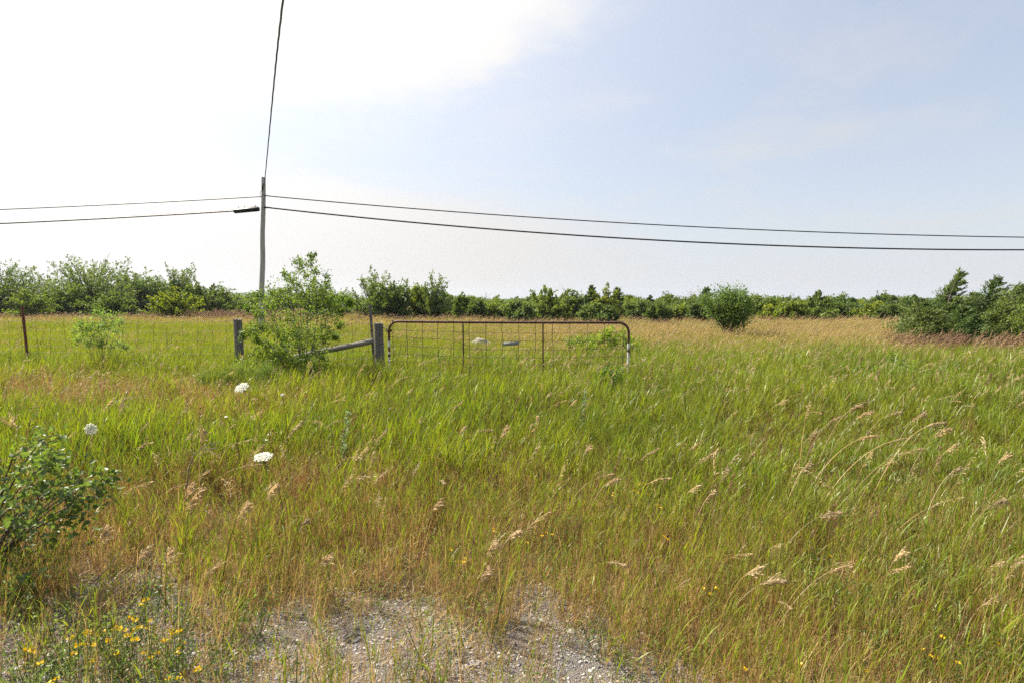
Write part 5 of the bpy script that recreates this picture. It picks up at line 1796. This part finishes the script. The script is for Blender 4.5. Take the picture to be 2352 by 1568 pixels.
# ------------------------------------------------------------------ single seed stalks that stand out
# tip px, tip py, foot px, foot distance, tip distance, spikelets, label
ST = [
 (1975, 930, 1880, 5.0, 5.0, 26, 'tan seed stalk at the left of the leaning group right of centre'),
 (1858, 925, 1845, 4.8, 4.8, 18, 'nearly upright straw stalk left of the leaning group'),
 (1932, 955, 1835, 4.6, 4.7, 16, 'thin arching stalk crossing the left stalks of the leaning group'),
 (2000, 945, 1890, 4.7, 4.8, 30, 'slender seed stalk leaning right, second of the group'),
 (2010, 1000, 1850, 4.3, 4.5, 28, 'low seed stalk with flattened head in the leaning group'),
 (2065, 945, 1950, 4.9, 5.0, 26, 'seed stalk in the middle of the leaning group'),
 (2090, 1005, 1890, 4.2, 4.4, 22, 'long arching stalk drooping over the middle of the leaning group'),
 (2120, 1030, 1930, 4.0, 4.2, 24, 'arched stalk bent low at the lower side of the leaning group'),
 (2122, 950, 2035, 4.6, 4.7, 30, 'pinkish seed stalk right of the middle of the leaning group'),
 (2165, 970, 2010, 4.3, 4.4, 38, 'full seed stalk with a heavy head swept right'),
 (2178, 985, 2075, 4.2, 4.3, 34, 'pinkish seed head at the right end of the leaning group'),
 (2210, 1142, 2010, 3.3, 3.5, 14, 'very long thin straw arching far over to the right'),
 (2198, 1078, 2125, 3.5, 3.6, 26, 'drooping pink brown head below the leaning group'),
 (2306, 1048, 2268, 3.8, 3.8, 26, 'upright pale pink seed head near the right edge'),
 (2300, 1150, 2205, 3.1, 3.15, 36, 'heavy drooping seed head near the right edge'),
 (2062, 1275, 2048, 2.8, 2.8, 22, 'bent straw seed head low on the right'),
 (1855, 1068, 1800, 3.6, 3.7, 28, 'pink brown drooping head left of the leaning group'),
 (1668, 1078, 1640, 3.7, 3.7, 18, 'small drooping head in the green grass right of the middle'),
 (1640, 1128, 1590, 3.5, 3.55, 18, 'thin nodding seed head in the green grass near the middle'),
 (1925, 1175, 1760, 3.0, 3.1, 30, 'leaning straw seed stalk over the brown grass on the right'),
 (1790, 1330, 1640, 2.45, 2.5, 30, 'arched straw stalk over the dry grass at the lower right'),
 (1950, 1300, 1780, 2.5, 2.6, 26, 'long leaning straw at the lower right'),
 (1410, 1100, 1330, 3.6, 3.7, 26, 'nodding tan head above the yellow flowers at the middle'),
 (1180, 1225, 1120, 3.0, 3.0, 26, 'drooping tan seed head left of the middle'),
 (1128, 1255, 1090, 2.8, 2.85, 34, 'thick tan seed head over the gravel edge at the middle'),
 (1110, 1320, 1075, 2.6, 2.6, 26, 'short tan seed head hanging over the gravel at the middle'),
 (1000, 1160, 960, 3.4, 3.45, 22, 'tan seed head in the brown grass left of the middle'),
 (855, 1040, 830, 4.0, 4.0, 20, 'small tan head in the green grass below the fence shrub'),
 (1060, 985, 1035, 4.6, 4.6, 22, 'tan seed head standing in the bright green grass'),
 (1160, 985, 1120, 4.5, 4.6, 34, 'bushy tan seed head in the bright green grass'),
 (1232, 960, 1225, 4.9, 4.9, 20, 'pale bell shaped seed head in the bright green grass'),
 (1350, 1028, 1320, 4.2, 4.25, 24, 'nodding seed head right of the bell shaped one'),
 (560, 1165, 480, 2.9, 3.0, 34, 'reddish straw head leaning over the brown patch on the left'),
 (625, 1120, 545, 3.1, 3.2, 32, 'long reddish seed head leaning right below the flat white flower'),
 (430, 1120, 395, 3.2, 3.2, 28, 'pale curled seed head left of the reddish leaning ones'),
 (232, 1228, 205, 2.9, 2.9, 40, 'dense pinkish seed head beside the big leaved bush'),
 (325, 1275, 260, 2.75, 2.8, 32, 'pale dry seed head over the gravel on the left'),
 (385, 1275, 350, 2.7, 2.7, 26, 'orange brown seed head over the gravel on the left'),
 (745, 1285, 700, 2.8, 2.8, 24, 'small straw seed head at the gravel edge'),
 (462, 995, 440, 3.9, 3.9, 24, 'tan seed head above the dead twig'),
 (275, 930, 255, 4.6, 4.6, 26, 'pink tinged seed head in the left green grass'),
 (2275, 1380, 2240, 2.5, 2.5, 34, 'frayed straw head at the lower right edge'),
 (700, 1195, 640, 3.1, 3.15, 20, 'thin orange straw leaning right in the brown grass'),
]
g = np.random.default_rng(123)
for (tx, ty, bx, db, dt, ns, lab) in ST:
    tip = at(tx, ty, dt)
    foot = Vector((wx(bx, db), db, 0))
    v = tip - foot
    hz_ = Vector((v.x, v.y, 0)).length
    bend = min(1.0, hz_ / max(v.z, .1))
    top_c = Vector((v.x * .42, v.y * .4, v.z * (.80 + .22 * bend)))
    P = bez((0, 0, 0), tuple(top_c), tuple(v), 16)
    red = 'red' in lab or 'orange' in lab
    a, b = stalk(P, .0030, int(ns * 1.5), g, start=.72 if ns > 20 else .66, sp_len=.030, sp_w=.006, ped=.045 if ns > 20 else .02, droop=.6, typ_stem=.64 if not red else .25, typ_head=.75, sides=4)
    e = empty('seed_stalk', foot, lab, 'grass stalk', 'seed stalks standing out of the near grass')
    obj('stem', mk('stem', a, True), M_GRASS, e)
    obj('seed_head', mk('seed_head', b), M_GRASS, e)

# dead twigs
def twig(p0, dirs, lab, r=.005):
    e = obj('dead_twig', mk('dead_twig', sum([tube(d_, np.linspace(r * f, r * f * .4, len(d_)), 5) for d_, f in dirs], []), True), plain('dead_twig_bark', (.20, .15, .12), .8), None, p0)
    tag(e, lab, 'dead twig')
q0 = at(432, 1080, 3.4)
pp_ = lambda x_, y_, d_=3.4: at(x_, y_, d_) - q0
twig(q0, [([pp_(428, 1150), pp_(432, 1080), pp_(445, 1045), pp_(470, 1022)], 1.0), ([pp_(465, 1025), pp_(490, 1018), pp_(508, 1014, 3.45)], .7), ([pp_(462, 1032), pp_(485, 1030), pp_(500, 1027, 3.3)], .6),
          ([pp_(450, 1045), pp_(440, 1036), pp_(434, 1040)], .4), ([pp_(440, 1060), pp_(455, 1058)], .4), ([pp_(480, 1020), pp_(484, 1012)], .3)], 'forked dark dead twig poking out of the left grass')
q0 = at(210, 1330, 2.8)
pp_ = lambda x_, y_, d_=2.8: at(x_, y_, d_) - q0
twig(q0, [([pp_(205, 1345), pp_(250, 1300), pp_(285, 1255), pp_(307, 1210)], .5), ([pp_(285, 1255), pp_(285, 1235), pp_(276, 1220)], .35)], 'thin pale dead twig over the gravel beside the big leaved bush')

# ------------------------------------------------------------------ haze
HAZE = True
if HAZE:
    V = np.array([(sx * 1110, yy, zz) for zz in (-2.2, 26) for sx, yy in ((-1, -545), (1, -545), (1, 1170), (-1, 1170))], float)
    hm = mk('haze', [(V, np.array([[0, 3, 2, 1], [4, 5, 6, 7], [0, 1, 5, 4], [1, 2, 6, 5], [2, 3, 7, 6], [3, 0, 4, 7]]))])
    m, k = mat_new('pale_air')
    v = k.new('ShaderNodeVolumePrincipled')
    v.inputs['Color'].default_value = (.80, .88, 1, 1)
    v.inputs['Density'].default_value = .00016
    v.inputs['Anisotropy'].default_value = .3
    oo = k.new('ShaderNodeOutputMaterial'); k.l.new(v.outputs[0], oo.inputs['Volume'])
    h = obj('haze', hm, m)
    tag(h, 'thin pale summer haze', kind='stuff')
tris = sum(sum(len(p.vertices) - 2 for p in o.data.polygons) for o in sc.objects if o.type == 'MESH')
print('TRIS', tris, 'OBJ', len(sc.objects))
